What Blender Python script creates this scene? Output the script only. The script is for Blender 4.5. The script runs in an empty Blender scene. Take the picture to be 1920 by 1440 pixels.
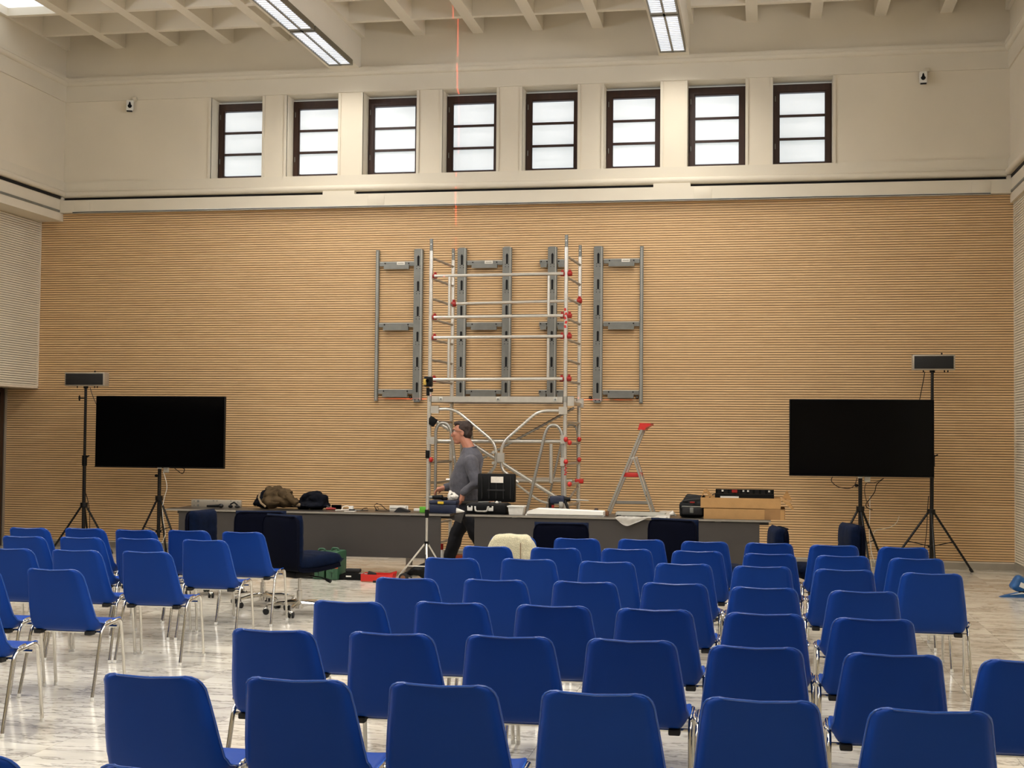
import bpy, bmesh, math, random
from mathutils import Vector, Matrix, noise as mnoise
random.seed(7)
PI = math.pi
S = bpy.context.scene
COL = S.collection

# ------------------------------------------------------------------ camera
YAW, PIT, ROL, FPX, H, D = 0.179258, 0.0371498, 0.0094101, 2600.36, 1.62118, 18.166
_f = Vector((-math.sin(YAW)*math.cos(PIT), math.cos(YAW)*math.cos(PIT), math.sin(PIT)))
_r0 = Vector((math.cos(YAW), math.sin(YAW), 0)); _u0 = _r0.cross(_f)
_r = _r0*math.cos(ROL) + _u0*math.sin(ROL); _u = _u0*math.cos(ROL) - _r0*math.sin(ROL)
cd = bpy.data.cameras.new('camera'); cam = bpy.data.objects.new('camera', cd); COL.objects.link(cam)
cam.matrix_world = Matrix(((_r.x, _u.x, -_f.x, 0), (_r.y, _u.y, -_f.y, 0), (_r.z, _u.z, -_f.z, H), (0, 0, 0, 1)))
cd.sensor_width = 36; cd.lens = FPX/1920*36; cd.clip_start = 0.05; cd.clip_end = 200
S.camera = cam

# ------------------------------------------------------------------ world, exposure
S.view_settings.view_transform = 'Standard'; S.view_settings.look = 'None'
S.view_settings.exposure = -0.2; S.view_settings.gamma = 1.0; S.view_settings.use_curve_mapping = False
w = bpy.data.worlds.new('world'); S.world = w; w.use_nodes = True
w.node_tree.nodes['Background'].inputs[0].default_value = (0.85, 0.93, 1.0, 1)
w.node_tree.nodes['Background'].inputs[1].default_value = 1.0
LAMP_W = 42.0          # each fluorescent unit
PANE_E = 0.9          # overcast daylight behind frosted panes
SIDE_E = 27.0           # fill glow of the unseen side windows, added to brighten the hall

def ray(px, py):
    return _f*FPX + _r*(px-960) + _u*(720-py)
def at(px, py, Y):
    "point of the place that lies on the plane Y"
    r = ray(px, py); t = Y/r.y
    return Vector((r.x*t, Y, r.z*t+H))
def on(px, py, z):
    "point of the place that lies on the height z"
    r = ray(px, py); t = (z-H)/r.z
    return Vector((r.x*t, r.y*t, z))

# ------------------------------------------------------------------ materials
def srgb(c):
    return tuple(((x/255)/12.92 if x <= 10.31 else ((x/255+0.055)/1.055)**2.4) for x in c)
def new_mat(name):
    m = bpy.data.materials.new(name); m.use_nodes = True
    nt = m.node_tree; b = nt.nodes['Principled BSDF']; return m, nt, b
def mat(name, col, rough=0.5, metal=0.0, var=0.06, scale=8.0, bump=0.0, bscale=60.0, spec=None, coat=0.0, sheen=0.0, stretch=None):
    m, nt, b = new_mat(name)
    c = srgb(col)
    tc = nt.nodes.new('ShaderNodeTexCoord')
    n = nt.nodes.new('ShaderNodeTexNoise'); n.inputs['Scale'].default_value = scale; n.inputs['Detail'].default_value = 4
    if stretch:
        mp = nt.nodes.new('ShaderNodeMapping'); mp.inputs['Scale'].default_value = stretch
        nt.links.new(tc.outputs['Object'], mp.inputs[0]); src = mp.outputs[0]
    else: src = tc.outputs['Object']
    nt.links.new(src, n.inputs['Vector'])
    r = nt.nodes.new('ShaderNodeValToRGB')
    r.color_ramp.elements[0].position = 0.3; r.color_ramp.elements[1].position = 0.7
    r.color_ramp.elements[0].color = (*[max(0, x*(1-var)) for x in c], 1)
    r.color_ramp.elements[1].color = (*[min(1, x*(1+var)) for x in c], 1)
    nt.links.new(n.outputs['Fac'], r.inputs[0]); nt.links.new(r.outputs[0], b.inputs['Base Color'])
    b.inputs['Roughness'].default_value = rough; b.inputs['Metallic'].default_value = metal
    if spec is not None: b.inputs['Specular IOR Level'].default_value = spec
    if coat: b.inputs['Coat Weight'].default_value = coat; b.inputs['Coat Roughness'].default_value = 0.15
    if sheen: b.inputs['Sheen Weight'].default_value = sheen; b.inputs['Sheen Roughness'].default_value = 0.4
    if bump:
        n2 = nt.nodes.new('ShaderNodeTexNoise'); n2.inputs['Scale'].default_value = bscale; n2.inputs['Detail'].default_value = 3
        nt.links.new(src, n2.inputs['Vector'])
        bp = nt.nodes.new('ShaderNodeBump'); bp.inputs['Strength'].default_value = bump; bp.inputs['Distance'].default_value = 0.01
        nt.links.new(n2.outputs['Fac'], bp.inputs['Height']); nt.links.new(bp.outputs[0], b.inputs['Normal'])
    return m
def emit(name, col, e):
    m, nt, b = new_mat(name)
    tc = nt.nodes.new('ShaderNodeTexCoord'); n = nt.nodes.new('ShaderNodeTexNoise'); n.inputs['Scale'].default_value = 2.0
    mp = nt.nodes.new('ShaderNodeMapping'); mp.inputs['Scale'].default_value = (0.3, 0.3, 2.2)
    nt.links.new(tc.outputs['Object'], mp.inputs[0]); nt.links.new(mp.outputs[0], n.inputs['Vector'])
    r = nt.nodes.new('ShaderNodeValToRGB'); c = srgb(col)
    r.color_ramp.elements[0].position = 0.32; r.color_ramp.elements[1].position = 0.55
    r.color_ramp.elements[0].color = (c[0]*.70, c[1]*.74, c[2]*.74, 1); r.color_ramp.elements[1].color = (*c, 1)
    nt.links.new(n.outputs['Fac'], r.inputs[0])
    b.inputs['Base Color'].default_value = (.5, .5, .5, 1); b.inputs['Roughness'].default_value = 0.3
    nt.links.new(r.outputs[0], b.inputs['Emission Color']); b.inputs['Emission Strength'].default_value = e
    return m

M = {}
M['plaster'] = mat('plaster_cream', (219, 208, 187), 0.85, var=0.03, scale=1.2, bump=0.05, bscale=90)
M['plaster_trim'] = mat('plaster_moulding', (214, 204, 184), 0.7, var=0.02, scale=2)
M['ceil'] = mat('ceiling_paint', (232, 223, 206), 0.9, var=0.03, scale=1.0)
M['slot'] = mat('slot_black', (14, 11, 9), 0.9)
M['beige_slat'] = mat('beige_laminate', (216, 206, 184), 0.5, var=0.04, scale=3)
M['groove'] = mat('groove_dark', (44, 29, 17), 0.9)
M['beige_groove'] = mat('groove_beige', (66, 57, 44), 0.9)
M['alu_edge'] = mat('edge_trim', (222, 210, 190), 0.45, metal=0.2)
M['baseboard'] = mat('steel_baseboard', (178, 172, 160), 0.3, metal=0.75, var=0.05)
M['dark_door'] = mat('dark_walnut', (44, 24, 16), 0.4, var=0.25, scale=4, stretch=(8, 8, .6))
M['frame_brown'] = mat('window_walnut', (52, 28, 18), 0.45, var=0.25, scale=5, stretch=(6, 6, .8))
M['chrome'] = mat('chrome', (215, 212, 205), 0.12, metal=1.0, var=0.03)
M['alu'] = mat('aluminium', (210, 205, 194), 0.3, metal=0.65, var=0.05, scale=14)
M['alu_dull'] = mat('aluminium_dull', (170, 166, 156), 0.42, metal=0.7, var=0.05)
M['zinc'] = mat('zinc_grey', (128, 128, 122), 0.45, metal=0.55, var=0.08, scale=10)
M['zinc_light'] = mat('zinc_edge', (196, 194, 184), 0.4, metal=0.4)
M['red'] = mat('red_plastic', (150, 26, 20), 0.4)
M['red2'] = mat('red_bright', (196, 42, 34), 0.4)
M['black'] = mat('black_plastic', (8, 8, 8), 0.5, var=0.2, spec=0.2)
M['black_metal'] = mat('black_metal', (20, 18, 17), 0.4, metal=0.3, var=0.2)
M['screen'] = mat('screen_glass', (2, 2, 3), 0.12, var=0.1, spec=0.12)
M['grille'] = mat('speaker_grille', (26, 25, 25), 0.75, var=0.3, scale=200)
M['silver'] = mat('silver_frame', (176, 166, 150), 0.4, metal=0.5)
M['table'] = mat('table_anthracite', (56, 51, 47), 0.6, var=0.05, scale=3)
M['table_top'] = mat('table_top_dark', (52, 48, 44), 0.3, var=0.08)
M['table_edge'] = mat('table_edge', (150, 143, 132), 0.4, metal=0.4)
M['velvet'] = mat('navy_velvet', (7, 18, 40), 0.9, var=0.25, scale=18, sheen=0.02, spec=0.08, bump=0.25, bscale=120)
M['velvet_shell'] = mat('navy_shell', (3, 5, 20), 0.9, var=0.15, spec=0.1)
M['rubber'] = mat('rubber', (22, 20, 19), 0.7)
M['white'] = mat('white_plastic', (226, 222, 212), 0.5, var=0.03)
M['foam'] = mat('white_foam', (238, 234, 224), 0.8, var=0.02)
M['paper'] = mat('paper_label', (226, 218, 204), 0.7, var=0.08, scale=40)
M['cardboard'] = mat('cardboard', (178, 136, 84), 0.8, var=0.08, scale=8, bump=0.1)
M['green'] = mat('green_case', (46, 84, 58), 0.5, var=0.15, bump=0.15, bscale=30)
M['lime'] = mat('lime_box', (96, 176, 44), 0.5)
M['blue_box'] = mat('navy_toolbox', (26, 34, 58), 0.5, var=0.1)
M['yellow'] = mat('yellow_plastic', (214, 176, 40), 0.45)
M['gold'] = mat('yellow_device', (196, 160, 70), 0.45)
M['skin'] = mat('skin', (184, 124, 98), 0.55, var=0.08, scale=20)
M['hair'] = mat('hair_brown', (50, 34, 26), 0.7, var=0.3, scale=60, bump=0.4, bscale=150, stretch=(1, 1, .3))
M['sweater'] = mat('grey_sweater', (84, 82, 88), 0.9, var=0.12, scale=30, bump=0.3, bscale=80, sheen=0.2)
M['trousers'] = mat('black_trousers', (26, 26, 32), 0.85, var=0.25, scale=10, bump=0.4, bscale=14)
M['apron'] = mat('grey_workwear', (74, 70, 66), 0.85, var=0.15)
M['shoe'] = mat('dark_shoe', (24, 20, 18), 0.5)
M['olive'] = mat('olive_coat', (74, 60, 42), 0.95, var=0.2, scale=12, bump=0.5, bscale=22, spec=0.1)
M['lining'] = mat('tan_lining', (140, 118, 88), 0.9)
M['dark_coat'] = mat('navy_coat', (12, 14, 22), 0.9, spec=0.12, var=0.3, bump=0.5, bscale=18)
M['fleece'] = mat('cream_fleece', (206, 196, 160), 0.95, var=0.12, scale=50, bump=0.9, bscale=110, sheen=0.3)
M['green_cloth'] = mat('dark_green_cloth', (26, 48, 38), 0.9)
M['louver'] = emit('lamp_glow', (228, 236, 255), 1.5)
M['lamp_body'] = mat('lamp_body', (120, 114, 100), 0.4, metal=0.5)
M['pane'] = emit('frosted_pane', (236, 242, 244), PANE_E)
M['skylight'] = emit('skylight_pane', (236, 242, 250), 1.6)
M['side_fill_pane'] = emit('side_fill_pane', (240, 244, 255), SIDE_E)
M['blue_pack'] = mat('blue_packaging', (34, 90, 146), 0.5, var=0.2)
M['brown_bit'] = mat('brown_handle', (120, 78, 48), 0.6)
M['orange'] = mat('orange_toy', (176, 76, 44), 0.6)
M['red_print'] = mat('red_print', (190, 40, 34), 0.5)

def m_chair():
    m, nt, b = new_mat('blue_polypropylene')
    tc = nt.nodes.new('ShaderNodeTexCoord'); n = nt.nodes.new('ShaderNodeTexNoise'); n.inputs['Scale'].default_value = 350
    nt.links.new(tc.outputs['Object'], n.inputs['Vector'])
    bp = nt.nodes.new('ShaderNodeBump'); bp.inputs['Strength'].default_value = 0.08; bp.inputs['Distance'].default_value = 0.002
    nt.links.new(n.outputs['Fac'], bp.inputs['Height']); nt.links.new(bp.outputs[0], b.inputs['Normal'])
    oi = nt.nodes.new('ShaderNodeObjectInfo'); r = nt.nodes.new('ShaderNodeValToRGB')
    r.color_ramp.elements[0].color = (*srgb((10, 54, 132)), 1); r.color_ramp.elements[1].color = (*srgb((14, 60, 142)), 1)
    nt.links.new(oi.outputs['Random'], r.inputs[0]); nt.links.new(r.outputs[0], b.inputs['Base Color'])
    b.inputs['Roughness'].default_value = 0.5; b.inputs['Specular IOR Level'].default_value = 0.14
    return m
M['chair'] = m_chair()
M['chair_rim'] = mat('blue_edge_highlight', (34, 84, 170), 0.25, var=0.03, spec=0.6)  # paler, glossier blue that paints a highlight along the shell edges
M['tape'] = mat('brown_tape', (150, 112, 70), 0.4, var=0.08)

def m_wood():
    m, nt, b = new_mat('oak_slat')
    tc = nt.nodes.new('ShaderNodeTexCoord')
    mp = nt.nodes.new('ShaderNodeMapping'); mp.inputs['Scale'].default_value = (0.9, 1, 31.25)
    nt.links.new(tc.outputs['Object'], mp.inputs[0])
    # board-to-board tone: a cell per slat and per 2.4 m length
    sn = nt.nodes.new('ShaderNodeVectorMath'); sn.operation = 'MULTIPLY'; sn.inputs[1].default_value = (0.42, 0, 31.25)
    fl = nt.nodes.new('ShaderNodeVectorMath'); fl.operation = 'FLOOR'
    nt.links.new(tc.outputs['Object'], sn.inputs[0]); nt.links.new(sn.outputs[0], fl.inputs[0])
    wn = nt.nodes.new('ShaderNodeTexWhiteNoise'); wn.noise_dimensions = '3D'; nt.links.new(fl.outputs[0], wn.inputs['Vector'])
    n = nt.nodes.new('ShaderNodeTexNoise'); n.inputs['Scale'].default_value = 3.0; n.inputs['Detail'].default_value = 6; n.inputs['Roughness'].default_value = .65
    nt.links.new(mp.outputs[0], n.inputs['Vector'])
    mx = nt.nodes.new('ShaderNodeMath'); mx.operation = 'MULTIPLY_ADD'; mx.inputs[1].default_value = 0.14
    nt.links.new(wn.outputs['Value'], mx.inputs[0]); nt.links.new(n.outputs['Fac'], mx.inputs[2])
    r = nt.nodes.new('ShaderNodeValToRGB')
    r.color_ramp.elements[0].position = 0.30; r.color_ramp.elements[0].color = (*srgb((204, 164, 116)), 1)
    r.color_ramp.elements[1].position = 0.95; r.color_ramp.elements[1].color = (*srgb((228, 192, 144)), 1)
    nt.links.new(mx.outputs[0], r.inputs[0]); nt.links.new(r.outputs[0], b.inputs['Base Color'])
    b.inputs['Roughness'].default_value = 0.55
    return m
M['oak'] = m_wood()

def m_marble():
    m, nt, b = new_mat('marble_tile')
    tc = nt.nodes.new('ShaderNodeTexCoord'); oi = nt.nodes.new('ShaderNodeObjectInfo')
    cmb = nt.nodes.new('ShaderNodeCombineXYZ')
    ml = nt.nodes.new('ShaderNodeMath'); ml.operation = 'MULTIPLY'; ml.inputs[1].default_value = 37.0
    ml2 = nt.nodes.new('ShaderNodeMath'); ml2.operation = 'MULTIPLY'; ml2.inputs[1].default_value = 91.0
    nt.links.new(oi.outputs['Random'], ml.inputs[0]); nt.links.new(oi.outputs['Random'], ml2.inputs[0])
    nt.links.new(ml.outputs[0], cmb.inputs[0]); nt.links.new(ml2.outputs[0], cmb.inputs[1])
    add = nt.nodes.new('ShaderNodeVectorMath'); nt.links.new(tc.outputs['Object'], add.inputs[0]); nt.links.new(cmb.outputs[0], add.inputs[1])
    mp = nt.nodes.new('ShaderNodeMapping'); mp.inputs['Scale'].default_value = (0.55, 1.9, 1); mp.inputs['Rotation'].default_value = (0, 0, 0.12)
    nt.links.new(add.outputs[0], mp.inputs[0])
    wn = nt.nodes.new('ShaderNodeTexNoise'); wn.inputs['Scale'].default_value = 1.6; wn.inputs['Detail'].default_value = 6; wn.inputs['Roughness'].default_value = .62
    nt.links.new(mp.outputs[0], wn.inputs['Vector'])
    # distorted coordinates for the veins
    dm = nt.nodes.new('ShaderNodeVectorMath'); dm.operation = 'SCALE'; dm.inputs['Scale'].default_value = 0.5
    nt.links.new(wn.outputs['Color'], dm.inputs[0])
    ad2 = nt.nodes.new('ShaderNodeVectorMath'); nt.links.new(mp.outputs[0], ad2.inputs[0]); nt.links.new(dm.outputs[0], ad2.inputs[1])
    v = nt.nodes.new('ShaderNodeTexNoise'); v.inputs['Scale'].default_value = 2.3; v.inputs['Detail'].default_value = 5; v.inputs['Roughness'].default_value = .6
    nt.links.new(ad2.outputs[0], v.inputs['Vector'])
    s1 = nt.nodes.new('ShaderNodeMath'); s1.operation = 'SUBTRACT'; s1.inputs[1].default_value = 0.5
    ab = nt.nodes.new('ShaderNodeMath'); ab.operation = 'ABSOLUTE'
    nt.links.new(v.outputs['Fac'], s1.inputs[0]); nt.links.new(s1.outputs[0], ab.inputs[0])
    vr = nt.nodes.new('ShaderNodeValToRGB'); vr.color_ramp.elements[0].position = 0.0; vr.color_ramp.elements[1].position = 0.022
    vr.color_ramp.elements[0].color = (.30, .29, .28, 1); vr.color_ramp.elements[1].color = (1, 1, 1, 1)
    nt.links.new(ab.outputs[0], vr.inputs[0])
    base = nt.nodes.new('ShaderNodeValToRGB')
    base.color_ramp.elements[0].position = 0.32; base.color_ramp.elements[0].color = (*srgb((198, 191, 178)), 1)
    base.color_ramp.elements[1].position = 0.66; base.color_ramp.elements[1].color = (*srgb((240, 234, 220)), 1)
    nt.links.new(wn.outputs['Fac'], base.inputs[0])
    tone = nt.nodes.new('ShaderNodeValToRGB'); tone.color_ramp.elements[0].color = (.84, .83, .81, 1); tone.color_ramp.elements[1].color = (1, .99, .96, 1)
    nt.links.new(oi.outputs['Random'], tone.inputs[0])
    m1 = nt.nodes.new('ShaderNodeMix'); m1.data_type = 'RGBA'; m1.blend_type = 'MULTIPLY'; m1.inputs[0].default_value = 1
    m2 = nt.nodes.new('ShaderNodeMix'); m2.data_type = 'RGBA'; m2.blend_type = 'MULTIPLY'; m2.inputs[0].default_value = 0.75
    nt.links.new(base.outputs[0], m1.inputs[6]); nt.links.new(tone.outputs[0], m1.inputs[7])
    nt.links.new(m1.outputs[2], m2.inputs[6]); nt.links.new(vr.outputs[0], m2.inputs[7])
    mp2 = nt.nodes.new('ShaderNodeMapping'); mp2.inputs['Scale'].default_value = (0.8, 2.6, 1); mp2.inputs['Rotation'].default_value = (0, 0, -0.22); nt.links.new(ad2.outputs[0], mp2.inputs[0])
    v2 = nt.nodes.new('ShaderNodeTexNoise'); v2.inputs['Scale'].default_value = 1.3; v2.inputs['Detail'].default_value = 4; nt.links.new(mp2.outputs[0], v2.inputs['Vector'])
    s2 = nt.nodes.new('ShaderNodeMath'); s2.operation = 'SUBTRACT'; s2.inputs[1].default_value = 0.52; a2 = nt.nodes.new('ShaderNodeMath'); a2.operation = 'ABSOLUTE'
    nt.links.new(v2.outputs['Fac'], s2.inputs[0]); nt.links.new(s2.outputs[0], a2.inputs[0])
    vr2 = nt.nodes.new('ShaderNodeValToRGB'); vr2.color_ramp.elements[0].color = (.38, .37, .35, 1); vr2.color_ramp.elements[1].position = .012; nt.links.new(a2.outputs[0], vr2.inputs[0])
    m3 = nt.nodes.new('ShaderNodeMix'); m3.data_type = 'RGBA'; m3.blend_type = 'MULTIPLY'; m3.inputs[0].default_value = 0.8
    nt.links.new(m2.outputs[2], m3.inputs[6]); nt.links.new(vr2.outputs[0], m3.inputs[7])
    nt.links.new(m3.outputs[2], b.inputs['Base Color'])
    rr = nt.nodes.new('ShaderNodeMapRange'); rr.inputs['To Min'].default_value = 0.10; rr.inputs['To Max'].default_value = 0.2
    nt.links.new(wn.outputs['Fac'], rr.inputs[0]); nt.links.new(rr.outputs[0], b.inputs['Roughness'])
    return m
M['marble'] = m_marble()
M['grout'] = mat('grout', (128, 118, 102), 0.8)

def m_clear():
    m, nt, b = new_mat('clear_film')
    tc = nt.nodes.new('ShaderNodeTexCoord'); n = nt.nodes.new('ShaderNodeTexNoise'); n.inputs['Scale'].default_value = 30
    nt.links.new(tc.outputs['Object'], n.inputs['Vector'])
    mr = nt.nodes.new('ShaderNodeMapRange'); mr.inputs['To Min'].default_value = .75; mr.inputs['To Max'].default_value = 1.0
    nt.links.new(n.outputs['Fac'], mr.inputs[0]); nt.links.new(mr.outputs[0], b.inputs['Alpha'])
    b.inputs['Base Color'].default_value = (*srgb((228, 222, 210)), 1); b.inputs['Roughness'].default_value = .25
    return m
M['film'] = m_clear()

# ------------------------------------------------------------------ mesh helpers
class MB:
    def __init__(s): s.v = []; s.f = []
    def add(s, vs, fs):
        o = len(s.v); s.v += [tuple(x) for x in vs]; s.f += [tuple(i+o for i in f) for f in fs]; return s
    def bb(s, x0, x1, y0, y1, z0, z1):
        if x0 > x1: x0, x1 = x1, x0
        if y0 > y1: y0, y1 = y1, y0
        if z0 > z1: z0, z1 = z1, z0
        vs = [(x0, y0, z0), (x1, y0, z0), (x1, y1, z0), (x0, y1, z0), (x0, y0, z1), (x1, y0, z1), (x1, y1, z1), (x0, y1, z1)]
        return s.add(vs, [(0, 3, 2, 1), (4, 5, 6, 7), (0, 1, 5, 4), (1, 2, 6, 5), (2, 3, 7, 6), (3, 0, 4, 7)])
    def box(s, c, d, rot=None, ch=0.0):
        "box with optional chamfer along all edges"
        x, y, z = d[0]/2, d[1]/2, d[2]/2
        bm = bmesh.new(); bmesh.ops.create_cube(bm, size=1)
        for q in bm.verts: q.co = Vector((q.co.x*d[0], q.co.y*d[1], q.co.z*d[2]))
        if ch: bmesh.ops.bevel(bm, geom=list(bm.edges), offset=ch, segments=2, affect='EDGES', profile=0.5)
        R = rot if rot is not None else Matrix.Identity(3)
        vs = [Vector(c) + R @ q.co for q in bm.verts]; bm.verts.index_update()
        fs = [[q.index for q in f.verts] for f in bm.faces]; bm.free()
        return s.add(vs, fs)
    def bar(s, a, b, wd, th, up=(0, 0, 1)):
        "rectangular bar from a to b"
        a = Vector(a); b = Vector(b); d = (b-a); L = d.length; d.normalize()
        x = d.cross(Vector(up)); x = x.normalized() if x.length > 1e-6 else Vector((1, 0, 0)); y = x.cross(d)
        R = Matrix((x, d, y)).transposed()
        return s.box((a+b)/2, (wd, L, th), R)
    def tube(s, pts, r, n=8, cap=True):
        pts = [Vector(p) for p in pts]; k = len(pts)
        rs = r if isinstance(r, (list, tuple)) else [r]*k
        t = []
        for i in range(k):
            d = pts[min(i+1, k-1)] - pts[max(i-1, 0)]; t.append(d.normalized())
        u = t[0].orthogonal().normalized(); vs = []; fs = []
        for i in range(k):
            u = (u - t[i]*u.dot(t[i])).normalized(); w_ = t[i].cross(u)
            rr = rs[i] if not isinstance(rs[i], (list, tuple)) else None
            for j in range(n):
                a = 2*PI*j/n; vs.append(pts[i] + (u*math.cos(a) + w_*math.sin(a))*rs[i])
        for i in range(k-1):
            for j in range(n):
                fs.append((i*n+j, i*n+(j+1) % n, (i+1)*n+(j+1) % n, (i+1)*n+j))
        if cap: fs += [tuple(range(n))[::-1], tuple(range((k-1)*n, k*n))]
        return s.add(vs, fs)
    def ell(s, c, r, n=12, m=8, rot=None):
        vs = []; fs = []; c = Vector(c); R = rot if rot is not None else Matrix.Identity(3)
        for i in range(1, m):
            a = PI*i/m
            for j in range(n):
                b = 2*PI*j/n; vs.append(c + R @ Vector((r[0]*math.sin(a)*math.cos(b), r[1]*math.sin(a)*math.sin(b), r[2]*math.cos(a))))
        T = len(vs); vs += [c + R @ Vector((0, 0, r[2])), c - R @ Vector((0, 0, r[2]))]
        for i in range(m-2):
            for j in range(n): fs.append((i*n+j, (i+1)*n+j, (i+1)*n+(j+1) % n, i*n+(j+1) % n))
        for j in range(n):
            fs.append((T, j, (j+1) % n)); fs.append((T+1, (m-2)*n+(j+1) % n, (m-2)*n+j))
        return s.add(vs, fs)
    def loft(s, rings, cap=True):
        n = len(rings[0]); vs = [p for r in rings for p in r]; fs = []
        for i in range(len(rings)-1):
            for j in range(n): fs.append((i*n+j, i*n+(j+1) % n, (i+1)*n+(j+1) % n, (i+1)*n+j))
        if cap: fs += [tuple(range(n))[::-1], tuple(range((len(rings)-1)*n, len(rings)*n))]
        return s.add(vs, fs)
    def prism(s, poly, axis, a, b):
        "extrude a 2D polygon along an axis: axis 'y' uses (x,z), 'x' uses (y,z), 'z' uses (x,y)"
        g = {'y': lambda p, t: (p[0], t, p[1]), 'x': lambda p, t: (t, p[0], p[1]), 'z': lambda p, t: (p[0], p[1], t)}[axis]
        n = len(poly); vs = [g(p, a) for p in poly] + [g(p, b) for p in poly]
        fs = [tuple(range(n)), tuple(range(2*n-1, n-1, -1))] + [(i, i+n, (i+1) % n+n, (i+1) % n) for i in range(n)]
        return s.add(vs, fs)
    def cyl(s, a, b, r, n=12): return s.tube([a, b], r, n)
    def mesh(s, name, m, smooth=40):
        me = bpy.data.meshes.new(name); me.from_pydata(s.v, [], s.f); me.update()
        bm = bmesh.new(); bm.from_mesh(me); bmesh.ops.recalc_face_normals(bm, faces=bm.faces); bm.to_mesh(me); bm.free()
        if smooth:
            me.polygons.foreach_set('use_smooth', [True]*len(me.polygons)); me.set_sharp_from_angle(angle=math.radians(smooth))
        me.materials.append(M[m] if isinstance(m, str) else m); return me
    def build(s, name, m, parent=None, smooth=40, kind=None):
        return link(name, s.mesh(name, m, smooth), parent, kind)
def link(name, me, parent=None, kind=None):
    o = bpy.data.objects.new(name, me); COL.objects.link(o)
    if parent: o.parent = parent
    if kind: o['kind'] = kind
    return o
def thing(name, label, cat, loc=(0, 0, 0), rz=0, group=None):
    o = bpy.data.objects.new(name, None); COL.objects.link(o); o.location = loc; o.rotation_euler = (0, 0, rz); o.empty_display_size = .1
    return tag(o, label, cat, group)
def tag(o, label, cat, group=None):
    o['label'] = label; o['category'] = cat
    if group: o['group'] = group
    return o
def place(o, loc): o.location = loc; return o
def copy_tree(o, parent=None):
    c = o.copy(); COL.objects.link(c); c.parent = parent
    for ch in list(o.children): copy_tree(ch, c)
    return c
def struct(o): o['kind'] = 'structure'; return o
def fillet(pts, r, n=5):
    pts = [Vector(p) for p in pts]; out = [pts[0]]
    for i in range(1, len(pts)-1):
        a, b, c = pts[i-1], pts[i], pts[i+1]
        d1 = (a-b); d2 = (c-b); rr = min(r, d1.length*.49, d2.length*.49)
        p = b + d1.normalized()*rr; q = b + d2.normalized()*rr
        for k in range(n+1):
            t = k/n; out.append(p*(1-t)**2 + b*2*t*(1-t) + q*t*t)
    out.append(pts[-1]); return out
def remesh(mb, name, m, voxel=.012, smooth=4, disp=0.0, dscale=6.0, seed=0, crease=False):
    "weld overlapping closed shapes into one continuous surface"
    me = mb.mesh(name+'_tmp', m, 0); o = bpy.data.objects.new(name+'_tmp', me); COL.objects.link(o)
    md = o.modifiers.new('r', 'REMESH'); md.mode = 'VOXEL'; md.voxel_size = voxel
    if smooth:
        sm = o.modifiers.new('s', 'SMOOTH'); sm.iterations = smooth; sm.factor = .5
    dg = bpy.context.evaluated_depsgraph_get(); ne = bpy.data.meshes.new_from_object(o.evaluated_get(dg)); ne.name = name
    bpy.data.objects.remove(o); bpy.data.meshes.remove(me)
    if disp:
        nr = [v.normal.copy() for v in ne.vertices]
        for v, q in zip(ne.vertices, nr):
            k = mnoise.noise(v.co*dscale + Vector((seed, 0, 0))) + .5*mnoise.noise(v.co*dscale*2.3 + Vector((0, seed, 0)))
            if crease: k = 2.2*abs(mnoise.noise(Vector((v.co.x*.6+v.co.z*.5, v.co.y, v.co.z-v.co.x*.5))*dscale + Vector((seed, 0, 0)))) - .7 + .5*abs(mnoise.noise(v.co*dscale*2.1 + Vector((0, 0, seed))))
            v.co += q*k*disp
    ne.polygons.foreach_set('use_smooth', [True]*len(ne.polygons))
    if not ne.materials: ne.materials.append(M[m])
    return ne

# ------------------------------------------------------------------ the room
XL, XLP, XLL, XR, XRU = -9.80, -10.15, -10.64, 3.11, 3.05     # upper left wall, left panel, lower left wall, right panel, upper right wall
YB = -3.5                                                      # wall behind the camera
ZLB, ZLT = 4.71, 5.16                                          # ledge on the front wall
ZC, ZT = 7.05, 7.33                                            # rib undersides, coffer tops

fl = MB().bb(XLL-.3, XR+.3, YB-.3, D+.3, -.2, -.012).build('floor', 'grout', smooth=0); struct(fl)
TX, TY = 0.61, 1.22
tile_me = MB().bb(.0012, TX-.0012, .0012, TY-.0012, -.012, 0).mesh('floor_tile', 'marble', 0)
tiles = []
x = 3.11 - TX*23
xi = 0
while x < XR-.05:
    y = D - TY*18 - (TY/2 if xi % 2 else 0)
    while y < D-.02:
        tiles.append((x, y)); y += TY
    x += TX; xi += 1
def tile_rank(t):
    X, Y = t[0]+TX/2, t[1]+TY/2
    d = _f.dot(Vector((X, Y, -H)))
    if d < .3: return 1e9
    px = FPX*_r.dot(Vector((X, Y, -H)))/d; py = -FPX*_u.dot(Vector((X, Y, -H)))/d
    vis = abs(px) < 1010+500/max(d, 1) and abs(py) < 760+600/max(d, 1)
    return d if vis else 1e6+d
tiles.sort(key=tile_rank)
rest = MB()
for i, (x, y) in enumerate(tiles):
    y1 = min(TY, D-y)
    if i < 300 and y1 > TY-.01:
        o = link('floor_tile', tile_me, fl); o.location = (x, y, 0)
    else: rest.bb(x+.0012, x+TX-.0012, y+.0012, y+y1-.0012, -.012, 0)
rest.build('floor_tile_field', 'marble', fl, smooth=0, kind='stuff')

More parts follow.
